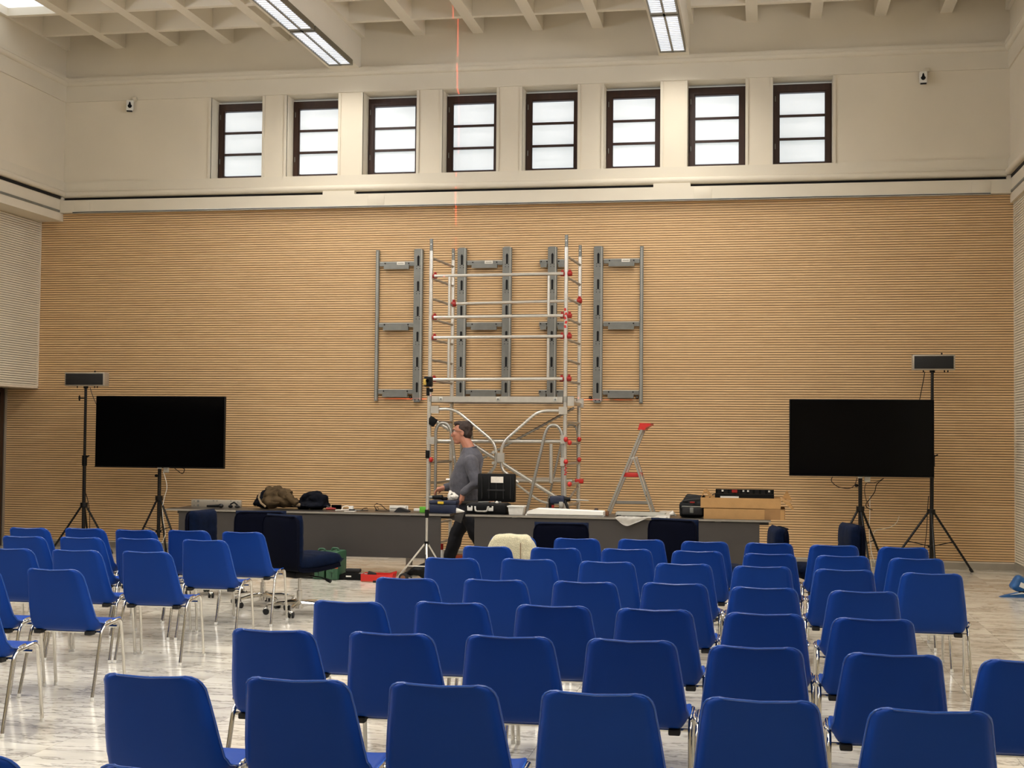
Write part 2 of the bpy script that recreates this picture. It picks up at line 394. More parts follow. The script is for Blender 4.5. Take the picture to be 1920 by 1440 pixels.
# --- front wall: backing, oak slats, ledge, windows
wf = MB()
wf.bb(XLL-.3, XR+.3, D+.02, D+.5, 0, ZLB+.2)
struct_wf = wf.build('wall_front', 'groove', smooth=0); struct(struct_wf)
sl = MB(); z = 0.105
while z < ZLB-.005:
    z1 = min(z+.0245, ZLB)
    sl.bb(XLL, XR, D, D+.021, z, z1); z += .032
sl.build('wood_slat', 'oak', struct_wf, smooth=0, kind='stuff')
bbd = MB().bb(XLL, XR, D-.012, D+.02, 0.0, .085).build('baseboard_front', 'baseboard', smooth=0); struct(bbd)
MB().bb(XLL, XR, D-.016, D+.02, .085, .098).build('baseboard_cap', 'alu_edge', bbd, smooth=0)
# ledge
lg = MB()
YF = D-.10
lg.bb(XL, XRU, YF, D+.05, ZLB, 4.885)                         # fascia
lg.bb(XL, XRU, D-.03, D+.05, 4.93, ZLT)                       # band above the slot
for a, b in ((XL, XL+.02), (-5.93, -5.48), (-1.42, -.94), (XRU-.05, XRU)):
    lg.bb(a, b, YF+.01, D+.05, 4.885, 4.935)
ledge = lg.build('trim_1', 'plaster_trim', smooth=0); struct(ledge)
MB().tube([(XL, D-.035, 4.975), (XRU, D-.035, 4.975)], .045, 14).build('bullnose', 'plaster_trim', ledge)
MB().bb(XL, XRU, D-.005, D+.05, 4.885, 4.93).build('slot_back', 'slot', ledge, smooth=0)
rl = MB().bb(XL+.2, XRU-.25, YF-.012, YF+.01, ZLB-.012, ZLB+.014).build('rail_channel', 'zinc_light', ledge, smooth=0)
MB().bb(XL+.2, XRU-.25, YF-.014, YF-.006, ZLB-.006, ZLB+.004).build('rail_groove', 'slot', ledge, smooth=0)
for px in (705, 1318, 1840, 155):                              # inspection lids
    p = at(px, 374, YF)
    MB().box((p.x, YF-.002, 4.795), (.23, .006, .14), ch=.002).build('inspection_lid', 'plaster_trim', ledge)

# upper front wall with window openings
WIN = [(-7.598, -6.843), (-6.490, -5.748), (-5.400, -4.640), (-4.283, -3.535), (-3.184, -2.437), (-2.085, -1.340), (-.988, -.236), (.115, .875)]
WZ0, WZ1 = 5.16, 6.30
uw = MB()
xs = [XL-.4] + [q for wv in WIN for q in wv] + [XRU+.4]
for i in range(0, len(xs), 2): uw.bb(xs[i], xs[i+1], D, D+.42, ZLT-.05, WZ1)
uw.bb(XL-.4, XRU+.4, D, D+.42, WZ1, ZT+.1)
uw.bb(XL-.4, XRU+.4, D, D+.42, ZLB+.2, WZ0)
uwo = uw.build('wall_front_upper', 'plaster', smooth=0); struct(uwo)
for i, (a, b) in enumerate(WIN):
    # raised pilaster strips beside each opening
    for q in (a-.035, b): MB().bb(q, q+.035, D-.018, D+.02, WZ0, WZ1).build('reveal_edge', 'plaster_trim', uwo, smooth=0)
for a_, b_ in WIN: MB().bb(a_, b_, D+.20, D+.42, WZ0-.01, WZ0+.036).build('sill', 'plaster_trim', uwo, smooth=0)
cn = MB()
cn.bb(XL, XRU, D-.02, D+.05, 6.305, 6.56)                      # frieze band under the cornice
cn.tube([(XL, D-.02, 6.575), (XRU, D-.02, 6.575)], .05, 12)
cn.bb(XL, XRU, D-.075, D+.05, 6.585, 6.632)
cor = cn.build('trim_2', 'plaster_trim'); struct(cor)

def window(i, a, b, yf):
    wn = bpy.data.objects.new('window_%d' % i, None); COL.objects.link(wn); wn.location = ((a+b)/2, yf, WZ0+.036); struct(wn)
    hw = (b-a)/2-.003; h = WZ1-WZ0-.066; t = .088
    fr = MB(); fr.bb(-hw, -hw+t, 0, .07, 0, h).bb(hw-t, hw, 0, .07, 0, h).bb(-hw+t, hw-t, 0, .07, h-.11, h).bb(-hw+t, hw-t, 0, .07, 0, .045)
    fr.bb(-hw+.012, -hw+t-.012, -.012, 0, .02, h-.02).bb(hw-t+.012, hw-.012, -.012, 0, .02, h-.02).bb(-hw+t-.012, hw-t+.012, -.012, 0, h-.095, h-.02)
    fo = fr.build('window_frame', 'frame_brown', wn, smooth=0)
    for zz in (.22, .85):
        MB().cyl((-hw+.03, -.016, zz), (-hw+.03, -.016, zz+.07), .006, 8).build('hinge', 'zinc', fo)
    z0, z1 = .045, h-.11; ph = (z1-z0)/3
    for k in range(3):
        MB().bb(-hw+t, hw-t, .03, .038, z0+k*ph+.012, z0+(k+1)*ph-.012).build('pane', 'pane', wn, smooth=0)
        if k: MB().bb(-hw+t, hw-t, .0, .05, z0+k*ph-.016, z0+k*ph+.016).build('glazing_bar', 'frame_brown', wn, smooth=0)
for i, (a, b) in enumerate(WIN): window(i+1, a, b, D+.27)

# --- left wall
wl = MB()
wl.bb(XLL-.3, XLL, YB, D+.02, 0, 2.23)                         # lower wall
wl.bb(XLL-.3, XLP, YB, D+.02, 2.23, 4.62)                      # box that carries the panel
wlo = wl.build('wall_left', 'beige_groove', smooth=0); struct(wlo)
sl = MB(); z = 2.255
while z < 4.60:
    sl.bb(XLP, XLP+.02, YB, D-.03, z, z+.0245); z += .032
sl.build('panel_slat', 'beige_slat', wlo, smooth=0, kind='stuff')
MB().bb(XLP-.02, XLP+.026, D-.03, D-.002, 2.235, 4.60).bb(XLP-.3, XLP+.026, YB, D-.002, 2.225, 2.252).build('edge_trim', 'alu_edge', wlo, smooth=0)
SIDEW = [(2.0+1.35*k, 2.0+1.35*k+.75) for k in range(9)]  # out-of-view openings, added for the fill panes
def side_upper(x0, x1, name):
    u = MB(); ys = [YB-.2] + [q for s_ in SIDEW for q in s_] + [D+.3]
    for i in range(0, len(ys), 2): u.bb(x0, x1, ys[i], ys[i+1], WZ0, WZ1)
    u.bb(x0, x1, YB-.2, D+.3, WZ1, ZT+.1).bb(x0, x1, YB-.2, D+.3, 4.9, WZ0)
    o = u.build(name, 'plaster', smooth=0); struct(o)
    xm = (x0+x1)/2
    for a, b in SIDEW: MB().bb(xm-.01, xm+.01, a, b, WZ0, WZ1).build('pane', 'side_fill_pane', o, smooth=0)  # unseen glowing panes added as ambient fill
    return o
side_upper(XL-.4, XL, 'wall_left_upper'); side_upper(XRU, XRU+.4, 'wall_right_upper')
tl = MB()
tl.bb(XLP-.1, XL, YB, D, 4.60, 4.905).bb(XLP-.1, XL-.03, YB, D, 4.905, 4.95)
tl.bb(XL-.35, XL+.03, YB, D-.03, 4.95, ZLT).bb(XL-.3, XL+.02, YB, D-.02, 6.305, 6.56).bb(XL-.3, XL+.075, YB, D-.075, 6.585, 6.632)
tlo = tl.build('trim_3', 'plaster_trim', smooth=0); struct(tlo)
MB().tube([(XL+.035, YB, 4.985), (XL+.035, D-.035, 4.985)], .04, 12).tube([(XL+.02, YB, 6.575), (XL+.02, D-.02, 6.575)], .05, 12).build('bullnose', 'plaster_trim', tlo)
MB().bb(XL-.005, XL+.004, YB, D-.03, 4.905, 4.945).build('slot_back', 'slot', tlo, smooth=0)
MB().bb(XL, XL+.012, YB, D-.12, 4.715, 4.745).build('rail_channel', 'zinc', tlo, smooth=0)
# dark door in the lower left wall
dr = bpy.data.objects.new('door_1', None); COL.objects.link(dr); dr.location = (XLL, D-.08, 0); struct(dr)
MB().bb(0, .03, -1.25, -.12, .01, 2.16).build('door_leaf', 'dark_door', dr, smooth=0)
MB().bb(0, .05, -.12, -.02, 0, 2.22).bb(0, .05, -1.35, -1.25, 0, 2.22).bb(0, .05, -1.25, -.12, 2.16, 2.22).build('door_frame', 'dark_door', dr, smooth=0)
MB().cyl((.03, -1.15, 1.05), (.08, -1.15, 1.05), .01).cyl((.08, -1.15, 1.05), (.08, -1.03, 1.05), .01).build('door_handle', 'chrome', dr)
MB().bb(XLL, XLL+.04, D-.06, D, 0, 2.23).build('corner_trim', 'alu_dull', wlo, smooth=0)

# --- right wall
wr = MB().bb(XR, XR+.3, YB, D+.02, 0, 4.92)
wro = wr.build('wall_right', 'beige_groove', smooth=0); struct(wro)
sl = MB(); z = .105
while z < 4.59:
    sl.bb(XR-.02, XR, YB, D-.02, z, z+.0245); z += .032
sl.build('panel_slat', 'beige_slat', wro, smooth=0, kind='stuff')
MB().bb(XR-.024, XR, D-.02, D, .1, 4.6).build('edge_trim', 'alu_edge', wro, smooth=0)
b2 = MB().bb(XR-.03, XR, YB, D, 0, .1).build('baseboard_right', 'baseboard', smooth=0); struct(b2)
tr = MB()
tr.bb(XRU-.0, XR+.1, YB, D, 4.60, 4.905).bb(XRU+.03, XR+.1, YB, D, 4.905, 4.95)
tr.bb(XRU-.03, XR+.3, YB, D-.03, 4.95, ZLT).bb(XRU-.02, XR+.3, YB, D-.02, 6.305, 6.56).bb(XRU-.075, XR+.3, YB, D-.075, 6.585, 6.632)
tro = tr.build('trim_4', 'plaster_trim', smooth=0); struct(tro)
MB().tube([(XRU-.035, YB, 4.985), (XRU-.035, D-.035, 4.985)], .04, 12).tube([(XRU-.02, YB, 6.575), (XRU-.02, D-.02, 6.575)], .05, 12).build('bullnose', 'plaster_trim', tro)
MB().bb(XRU-.004, XRU+.005, YB, D-.03, 4.905, 4.945).build('slot_back', 'slot', tro, smooth=0)
MB().bb(XRU-.012, XRU, YB, D-.12, 4.715, 4.745).build('rail_channel', 'zinc', tro, smooth=0)
# --- back wall
struct(MB().bb(XLL-.3, XR+.4, YB-.3, YB, 0, ZT+.1).build('wall_back', 'plaster', smooth=0))

# --- coffered ceiling with two beams
ce = MB()
ce.bb(XL-.4, XRU+.4, YB, D+.4, ZT, ZT+.15)
BEAM = [(-5.86, -5.44), (-1.36, -.96)]
for a, b in BEAM: ce.bb(a, b, YB, D, 6.62, ZT)
class _Ribs(list):
    def bb(s, *q): s.append(q); return s
ribs = _Ribs(); rw = .075
bays = [(XL, BEAM[0][0]), (BEAM[0][1], BEAM[1][0]), (BEAM[1][1], XRU)]
bx = [[-9.79+.81*k for k in range(1, 5)], [-5.42+.811*k for k in range(1, 5)], [-.97+.812*k for k in range(1, 5)]]
for (a, b), xs_ in zip(bays, bx):
    for q in xs_:
        if q+rw < b: ribs.bb(q-rw, q+rw, YB, D, ZC, ZT+.02)
    y = D-.72; k = 0
    while y > YB:
        ribs.bb(a, b, y-.04, y+.04, ZC+.002, ZT+.02); y -= .905; k += 1
    ribs.bb(a, a+.05, YB, D, ZC+.001, ZT+.02).bb(b-.05, b, YB, D, ZC+.001, ZT+.02)
ceo = ce.build('ceiling', 'ceil', smooth=0); struct(ceo)
for q in ribs: MB().bb(*q).build('coffer_rib', 'ceil', ceo, smooth=0)
for y_ in (15.68, 14.78): MB().bb(-9.73, -9.06, y_, y_+.80, ZC+.10, ZC+.13).build('skylight_pane', 'skylight', ceo, smooth=0)

# --- fluorescent fixtures under the beams
def fixture(label, x, y0, y1, power, lit):
    t = thing('ceiling_light', label, 'light', (x, (y0+y1)/2, 6.56), 0, 'linear louvre lights under the beams')
    L = (y1-y0)/2-.01
    MB().bb(-.165, .165, -L, L, .012, .06).bb(-.165, -.15, -L, L, -.012, .012).bb(.15, .165, -L, L, -.012, .012).bb(-.012, .012, -L, L, -.012, .012).bb(-.15, .15, -L, -L+.04, -.012, .012).bb(-.15, .15, L-.04, L, -.012, .012).build('housing', 'lamp_body', t, smooth=0)
    for s_ in (-1, 1):
        MB().bb(s_*.081-.066, s_*.081+.066, -L+.045, L-.045, .002, .01).build('reflector', 'louver', t, smooth=0)
    lv = MB(); k = -L+.09
    while k < L-.06:
        lv.bb(-.149, .149, k, k+.006, -.008, .0015); k += .075
    lv.build('louvre', 'white', t, smooth=0)
    [MB().cyl((0, q*L, .06), (0, q*L, .08), .012).build('bracket', 'lamp_body', t) for q in (-.7, .7)]
    ld = bpy.data.lights.new('tube_light', 'AREA'); ld.shape = 'RECTANGLE'; ld.size = .28; ld.size_y = 2*L-.1; ld.energy = power; ld.color = (1.0, .97, .92); ld.spread = math.radians(150)
    lo = bpy.data.objects.new('tube_light', ld); COL.objects.link(lo); lo.parent = t; lo.location = (0, 0, -.02)
for xi, (x, bn) in enumerate(((-5.575, 'left'), (-1.15, 'right'))):
    y1 = 17.70; k = 0
    while y1 > 3.0:
        nm = 'lit louvre ceiling light under the %s beam, ' % bn + (['nearest the windowed wall', 'second from the windowed wall'][k] if k < 2 else 'unit %s from the windowed wall' % ['third', 'fourth', 'fifth', 'sixth', 'seventh', 'eighth', 'ninth', 'tenth'][k-2])
        fixture(nm, x, y1-1.6, y1, LAMP_W, True); y1 -= 1.62; k += 1

# --- motion sensors on the upper wall
def sensor(label, X, rz):
    t = thing('motion_sensor', label, 'sensor', (X, D, 6.16), 0, 'motion sensors beside the windows')
    MB().box((.05, -.03, .155), (.07, .06, .05), ch=.012).build('wall_bracket', 'plaster_trim', t)
    MB().cyl((.05, -.03, .14), (.03, -.06, .10), .018, 8).build('arm', 'plaster_trim', t)
    R = Matrix.Rotation(rz, 3, 'Z')
    b = MB().box((.0, -.075, .05), (.10, .07, .15), R, ch=.015).build('housing', 'white', t)
    pts = []
    for k in range(14):
        a = 2*PI*k/14; rr = .032 if math.sin(a) < .5 else .032+.02*(math.sin(a)-.5)*2
        pts.append((math.cos(a)*.030*(1 if math.sin(a) < .3 else .6), .045+math.sin(a)*rr*1.1))
    m = MB(); m.prism(pts, 'y', -.005, .004)
    m.v = [tuple(R @ Vector(v) + Vector((0, -.075, 0)) + R @ Vector((0, -.036, 0))) for v in m.v]
    m.build('lens', 'black', b)
    MB().box((0, -.09, -.03), (.075, .05, .01), R).build('lower_lip', 'slot', b, smooth=0)
sensor('white motion sensor left of the first window', -8.78, .35)
sensor('white motion sensor right of the last window', 1.99, -.1)

# ------------------------------------------------------------------ blue stacking chairs
RIM = []
def shell_mesh():
    prof = [(.000, .790, .128), (.001, .787, .150), (.004, .778, .168), (.008, .764, .179), (.014, .744, .185), (.030, .690, .193), (.052, .620, .203), (.076, .550, .212),
            (.098, .490, .219), (.118, .445, .224), (.145, .415, .226), (.185, .400, .227), (.250, .402, .228), (.330, .418, .228), (.400, .436, .226), (.450, .444, .222), (.485, .440, .212), (.503, .428, .195)]
    us = [-1, -.965, -.93, -.88, -.80, -.45, 0, .45, .80, .88, .93, .965, 1]
    bm = bmesh.new(); rows = []
    for i, (y, z, hw) in enumerate(prof):
        a = prof[max(i-1, 0)]; b = prof[min(i+1, len(prof)-1)]
        t = Vector((0, b[0]-a[0], b[1]-a[1])).normalized(); nrm = Vector((0, -t.z, t.y))   # towards the sitter
        if nrm.y < 0 and i < 9: nrm = -nrm
        if i >= 9 and nrm.z < 0: nrm = -nrm
        row = []
        for u in us:
            e = max(0, (abs(u)-.80)/.20); wrap = (.014, .020, .026, .034, .046, .052, .054, .054, .058, .062, .062, .058, .044, .030, .018, .010, .006, .004)[i]*e*e
            if i < 9: nrm = Vector((0, 1, 0))
            dip = .006*(1-abs(u))*(1 if i < 5 else 0)*(1-i/5)
            row.append(bm.verts.new(Vector((u*hw, y, z-dip)) + nrm*wrap))
        rows.append(row)
    for i in range(len(rows)-1):
        for j in range(len(us)-1): bm.faces.new((rows[i][j], rows[i][j+1], rows[i+1][j+1], rows[i+1][j]))
    RIM.extend([r_[0].co.copy() for r_ in rows[::-1]] + [v_.co.copy() for v_ in rows[0][1:-1]] + [r_[-1].co.copy() for r_ in rows])
    bmesh.ops.recalc_face_normals(bm, faces=bm.faces)
    bmesh.ops.solidify(bm, geom=list(bm.faces), thickness=.006)
    bmesh.ops.recalc_face_normals(bm, faces=bm.faces)
    me = bpy.data.meshes.new('shell'); bm.to_mesh(me); bm.free()
    me.polygons.foreach_set('use_smooth', [True]*len(me.polygons)); me.set_sharp_from_angle(angle=math.radians(55))
    me.materials.append(M['chair']); return me
SHELL = shell_mesh()
def side_tube(s):
    x = s*.234
    p = fillet([(s*.243, .085, .012), (x, .205, .425), (x, .445, .452), (s*.241, .505, .012)], .05, 5)
    return MB().tube(p, .0105, 10)
CH_PARTS = [('rim', MB().tube(RIM, .0042, 6).mesh('rim', 'chair_rim'))]  # edge bead added to carry the painted highlight
for s_ in (-1, 1): CH_PARTS.append(('side_frame', side_tube(s_).mesh('side_frame', 'chrome')))
CH_PARTS.append(('crossbar', MB().cyl((-.234, .21, .392), (.234, .21, .392), .009, 8).mesh('crossbar', 'chrome')))
CH_PARTS.append(('crossbar', MB().cyl((-.234, .40, .405), (.234, .40, .405), .009, 8).mesh('crossbar', 'chrome')))
for s_ in (-1, 1):
    CH_PARTS.append(('foot', MB().cyl((s_*.2435, .083, .0), (s_*.243, .086, .02), .0125, 10).mesh('foot', 'white')))
    CH_PARTS.append(('foot', MB().cyl((s_*.2413, .506, .0), (s_*.241, .505, .02), .0125, 10).mesh('foot', 'white')))
    CH_PARTS.append(('bumper', MB().box((s_*.17, .175, .392), (.05, .05, .026), ch=.006).mesh('bumper', 'rubber')))
    CH_PARTS.append(('link_hook', MB().tube(fillet([(s_*.234, .23, .43), (s_*.250, .23, .455), (s_*.250, .30, .462), (s_*.234, .30, .435)], .015, 3), .006, 6).mesh('link_hook', 'chrome')))
def chair(px, py, label, group, rz=0.0, pos=None):
    p = on(px, py, .785) if pos is None else Vector(pos)
    t = thing('stacking_chair', label, 'chair', (p.x, p.y, 0), rz, group)
    link('shell', SHELL, t)
    for n, me in CH_PARTS: link(n, me, t)
    return t
ORD = ['first', 'second', 'third', 'fourth', 'fifth', 'sixth', 'seventh']
RB = [
 ('row cut by the photo bottom', [(-105, 1420), (300, 1446)]),
 ('nearest full row of the right block', [(277, 1270), (549, 1277), (824, 1287), (1116, 1303), (1425, 1316), (1748, 1336)]),
 ('second nearest row of the right block', [(505, 1184), (728, 1190), (952, 1196), (1182, 1203), (1417, 1216), (1676, 1230), (1938, 1243)]),
 ('third nearest row of the right block', [(649, 1130), (842, 1132), (1035, 1138), (1226, 1145), (1433, 1153), (1638, 1163)]),
 ('middle row of the right block', [(758, 1086), (926, 1089), (1095, 1093), (1264, 1096), (1432, 1104), (1620, 1111)]),
 ('third farthest row of the right block', [(844, 1048), (989, 1050), (1137, 1055), (1281, 1059), (1429, 1064), (1583, 1070), (1748, 1077)]),
 ('second farthest row of the right block', [(911, 1026), (1040, 1029), (1174, 1031), (1307, 1035), (1443, 1040), (1580, 1044), (1720, 1049)]),
 ('farthest row of the right block', [(960, 1008), (1080, 1011), (1201, 1013), (1321, 1017), (1442, 1020), (1564, 1024), (1695, 1028)]),
]
random.seed(3)
for rn, row in RB:
    for i, (px, py) in enumerate(row):
        rz = random.uniform(-.02, .02)
        if (px, py) == (1748, 1077): rz = -.03
        chair(px, py, 'blue plastic shell chair, %s from left in the %s' % (ORD[i], rn), 'blue stacking chairs', rz)
LB = [
 ('farthest row of the left block', [(50, 991), (155, 992), (250, 995), (350, 996), (452, 999)]),
 ('second farthest row of the left block', [(40, 1007), (148, 1009), (255, 1011), (380, 1014)]),
 ('third farthest row of the left block', [(12, 1030), (138, 1033), (270, 1036)]),
]
for rn, row in LB:
    for i, (px, py) in enumerate(row):
        chair(px, py, 'blue plastic shell chair, %s from left in the %s' % (ORD[i], rn), 'blue stacking chairs', random.uniform(-.03, .02))
chair(95, 1069, 'nearest blue plastic shell chair of the left block shown whole', 'blue stacking chairs', -.03)
chair(0, 0, 'blue plastic shell chair cut by the left photo edge, beside the nearest whole left chair', 'blue stacking chairs', 0, (-4.74, 7.72, 0))
chair(0, 0, 'blue plastic shell chair cut by the left photo edge, only seat corner and legs showing', 'blue stacking chairs', 0, (-4.20, 6.72, 0))

# ------------------------------------------------------------------ velvet office chairs
def office_parts():
    P = []
    # one bent shell carries back and seat
    prof = [(-.250, .885), (-.256, .872), (-.260, .84), (-.262, .80), (-.262, .66), (-.258, .53), (-.234, .455), (-.215, .415), (-.17, .40), (0, .397), (.20, .415), (.28, .43)]
    bm = bmesh.new(); rows = []
    for i, (y, z) in enumerate(prof):
        hw = (.185, .215, .230)[i] if i < 3 else .235
        rows.append([bm.verts.new((u*hw, y+.02*(abs(u) > .9)*(i < 6), z)) for u in (-1, -.95, -.5, 0, .5, .95, 1)])
    for i in range(len(rows)-1):
        for j in range(6): bm.faces.new((rows[i][j], rows[i][j+1], rows[i+1][j+1], rows[i+1][j]))
    bmesh.ops.recalc_face_normals(bm, faces=bm.faces); bmesh.ops.solidify(bm, geom=list(bm.faces), thickness=.03)
    bmesh.ops.recalc_face_normals(bm, faces=bm.faces)
    me = bpy.data.meshes.new('shell'); bm.to_mesh(me); bm.free(); me.materials.append(M['velvet_shell'])
    me.polygons.foreach_set('use_smooth', [True]*len(me.polygons)); me.set_sharp_from_angle(angle=math.radians(60))
    P.append(('shell', me, []))
    pipe = MB()
    for s_ in (-1, 1): pipe.tube([(s_*((.185, .215, .230)[i] if i < 3 else .235), y+.02*(i < 6), z) for i, (y, z) in enumerate(prof)], .007, 6)
    pipe.tube([(-.185, -.23, .885), (-.17, -.25, .886), (.17, -.25, .886), (.185, -.23, .885)], .007, 6)
    P.append(('piping', pipe.mesh('piping', 'velvet_shell'), []))
    # tufted cushions: pillow with stitched channels
    def cushion(w_, h_, d_, ch):
        bm = bmesh.new(); nx, nz = 16, 18; g = {}
        for side in (0, 1):
            for i in range(nx+1):
                for k in range(nz+1):
                    u = 2*i/nx-1; v = 2*k/nz-1
                    e = (max(0, 1-abs(u)**6)*max(0, 1-abs(v)**6))**.4
                    th = d_/2*e
                    if side: th *= 1 - .10*(math.cos(ch*PI*(v+1)) > .86) - .06*(math.cos(3*PI*u) > .95)
                    g[side, i, k] = bm.verts.new((u*w_/2, (th if side else -th), v*h_/2))
        for side in (0, 1):
            for i in range(nx):
                for k in range(nz):
                    f = [g[side, i, k], g[side, i+1, k], g[side, i+1, k+1], g[side, i, k+1]]
                    bm.faces.new(f if side else f[::-1])
        bmesh.ops.remove_doubles(bm, verts=bm.verts, dist=1e-5); bmesh.ops.recalc_face_normals(bm, faces=bm.faces)
        return bm
    for nm, (w_, h_, d_), R, c in (('back_cushion', (.47, .48, .115), Matrix.Rotation(.02, 4, 'X'), (0, -.185, .66)),
                                   ('seat_cushion', (.48, .54, .135), Matrix.Rotation(-PI/2+.09, 4, 'X') @ Matrix.Rotation(PI, 4, 'Z'), (0, .05, .475))):
        bm = cushion(w_, h_, d_, 5)
        if nm == 'seat_cushion': R = Matrix.Rotation(PI/2+.07, 4, 'X')
        bmesh.ops.transform(bm, matrix=Matrix.Translation(c) @ R, verts=bm.verts)
        me = bpy.data.meshes.new(nm); bm.to_mesh(me); bm.free(); me.materials.append(M['velvet'])
        me.polygons.foreach_set('use_smooth', [True]*len(me.polygons)); P.append((nm, me, []))
    P.append(('mechanism', MB().box((0, .0, .36), (.16, .22, .06), ch=.01).mesh('mechanism', 'black'), []))
    P.append(('gas_lift', MB().cyl((0, 0, .20), (0, 0, .35), .015, 12).cyl((0, 0, .07), (0, 0, .21), .025, 14).mesh('gas_lift', 'chrome'), []))
    P.append(('lever', MB().tube([(.05, .05, .345), (.20, .08, .335), (.25, .09, .32)], .006, 6).tube([(.25, .09, .322), (.30, .10, .305)], [.013, .017], 8).mesh('lever', 'black'), []))
    P.append(('hub', MB().cyl((0, 0, .05), (0, 0, .12), .035, 14).mesh('hub', 'chrome'), []))
    for k in range(5):
        a = 2*PI*k/5+.3; c, s_ = math.cos(a), math.sin(a)
        leg = MB().tube([(c*.03, s_*.03, .10), (c*.17, s_*.17, .098), (c*.29, s_*.29, .082)], [.022, .018, .013], 8).mesh('base_leg', 'chrome')
        q = MB()
        for o_ in (-.016, .016):
            cx, cy = c*.295-s_*o_, s_*.295+c*o_
            q.cyl((cx+s_*.008, cy-c*.008, .028), (cx-s_*.008, cy+c*.008, .028), .028, 14)
        cm = q.mesh('caster', 'rubber')
        fm = MB().cyl((c*.29, s_*.29, .05), (c*.29, s_*.29, .085), .011, 8).ell((c*.295, s_*.295, .048), (.024, .024, .018), 10, 6).mesh('caster_hood', 'chrome')
        P.append(('base_leg', leg, [('caster', cm), ('caster_hood', fm)]))
    return P
OFF = office_parts()
def office(px, py, label, th, hz=.885):
    p = on(px, py, hz)
    rz = -math.radians(th); off = Matrix.Rotation(rz, 3, 'Z') @ Vector((0, -.24, 0))
    t = thing('office_chair', label, 'office chair', (p.x-off.x, p.y-off.y, 0), rz, 'navy velvet swivel chairs'); t.scale = (1, 1, hz/.885)
    for n, me, sub in OFF:
        o = link(n, me, t)
        for n2, m2 in sub: link(n2, m2, o)
    return t
office(372, 958, 'navy velvet swivel chair seen edge-on at the left end of the grey table', 98, .83)
office(488, 961, 'navy velvet swivel chair half hidden behind another one, in front of the coats', -12)
office(525, 968, 'navy velvet swivel chair with its seat pointing right toward the green cases', 30)
office(1052, 983, 'navy velvet swivel chair seen squarely from behind, right of the fleece', -4, .862)
office(1260, 976, 'navy velvet swivel chair turned slightly right, below the plastic sheet on the table', 24)
office(1468, 990, 'navy velvet swivel chair turned left just beyond the right table end', -100, .845)
office(1605, 985, 'navy velvet swivel chair turned left in front of the right screen stand', -104, .87)

# cream fleece over the first chair of the farthest row
jp = on(960, 1008, .785)
j = thing('fleece_jacket', 'cream fleece jacket hung over the back of a blue chair', 'jacket', (jp.x, jp.y, 0))
g = MB()
g.loft([[(u*wd, y*k, z) for u, y in ((-1, -.04), (-.92, -.075), (0, -.085), (.92, -.075), (1, -.04), (1, .05), (.92, .09), (0, .10), (-.92, .09), (-1, .05))] for wd, z, k in ((.245, .46, 1.25), (.235, .56, 1.2), (.215, .66, 1.1), (.18, .75, 1), (.15, .79, .9), (.125, .812, .6))])
link('fabric', remesh(g, 'fabric', 'fleece', .012, 3, .007, 9, 3), j)
for s_ in (-1, 1):
    g = MB(); g.tube([(s_*.17, -.05, .70), (s_*.215, -.05, .60), (s_*.225, -.02, .46)], [.03, .05, .045], 10)
    link('sleeve', remesh(g, 'sleeve', 'fleece', .012, 3, .006, 9, 5+s_), j)
MB().bb(.085, .093, -.101, -.094, .55, .75).build('zip_seam', 'lining', j, smooth=0)
MB().prism([(-.06, .50), (.05, .50), (.03, .62), (.0, .70), (-.05, .66)], 'y', -.116, -.10).build('green_lining', 'green_cloth', j)

# ------------------------------------------------------------------ tables
TZ = .73
def table(label, x0, x1, px0, px1, y0):
    t = thing('conference_table', label, 'table', ((x0+x1)/2, y0+.35, 0), 0, 'long grey conference tables'); c = (x0+x1)/2
    MB().bb(x0-c, x1-c, -.35, .30, TZ-.022, TZ).build('table_top', 'table_top', t, smooth=0)
    MB().bb(x0-c, x1-c, -.354, -.35, TZ-.022, TZ-.001).build('edge_band', 'table_edge', t, smooth=0)
    MB().bb(px0-c, px1-c, -.33, -.312, .225, TZ-.03).build('front_panel', 'table', t, smooth=0)
    for s_ in (px0-c+.45, px1-c-.45):
        MB().bb(s_-.03, s_+.03, -.30, .27, TZ-.08, TZ-.022).bb(s_-.03, s_+.03, -.02, .06, .05, TZ-.08).bb(s_-.03, s_+.03, -.29, .29, 0, .05).build('leg', 'alu_dull', t, smooth=0)
    MB().bb(x0-c+.02, x1-c-.02, -.06, -.02, TZ-.07, TZ-.022).build('beam', 'table', t, smooth=0)
    return t
table('long dark grey table on the left, holding the coats', -6.87, -3.465, -6.715, -3.575, 15.28)
table('long dark grey table on the right, holding the cardboard boxes', -3.29, .085, -3.19, -.035, 15.30)

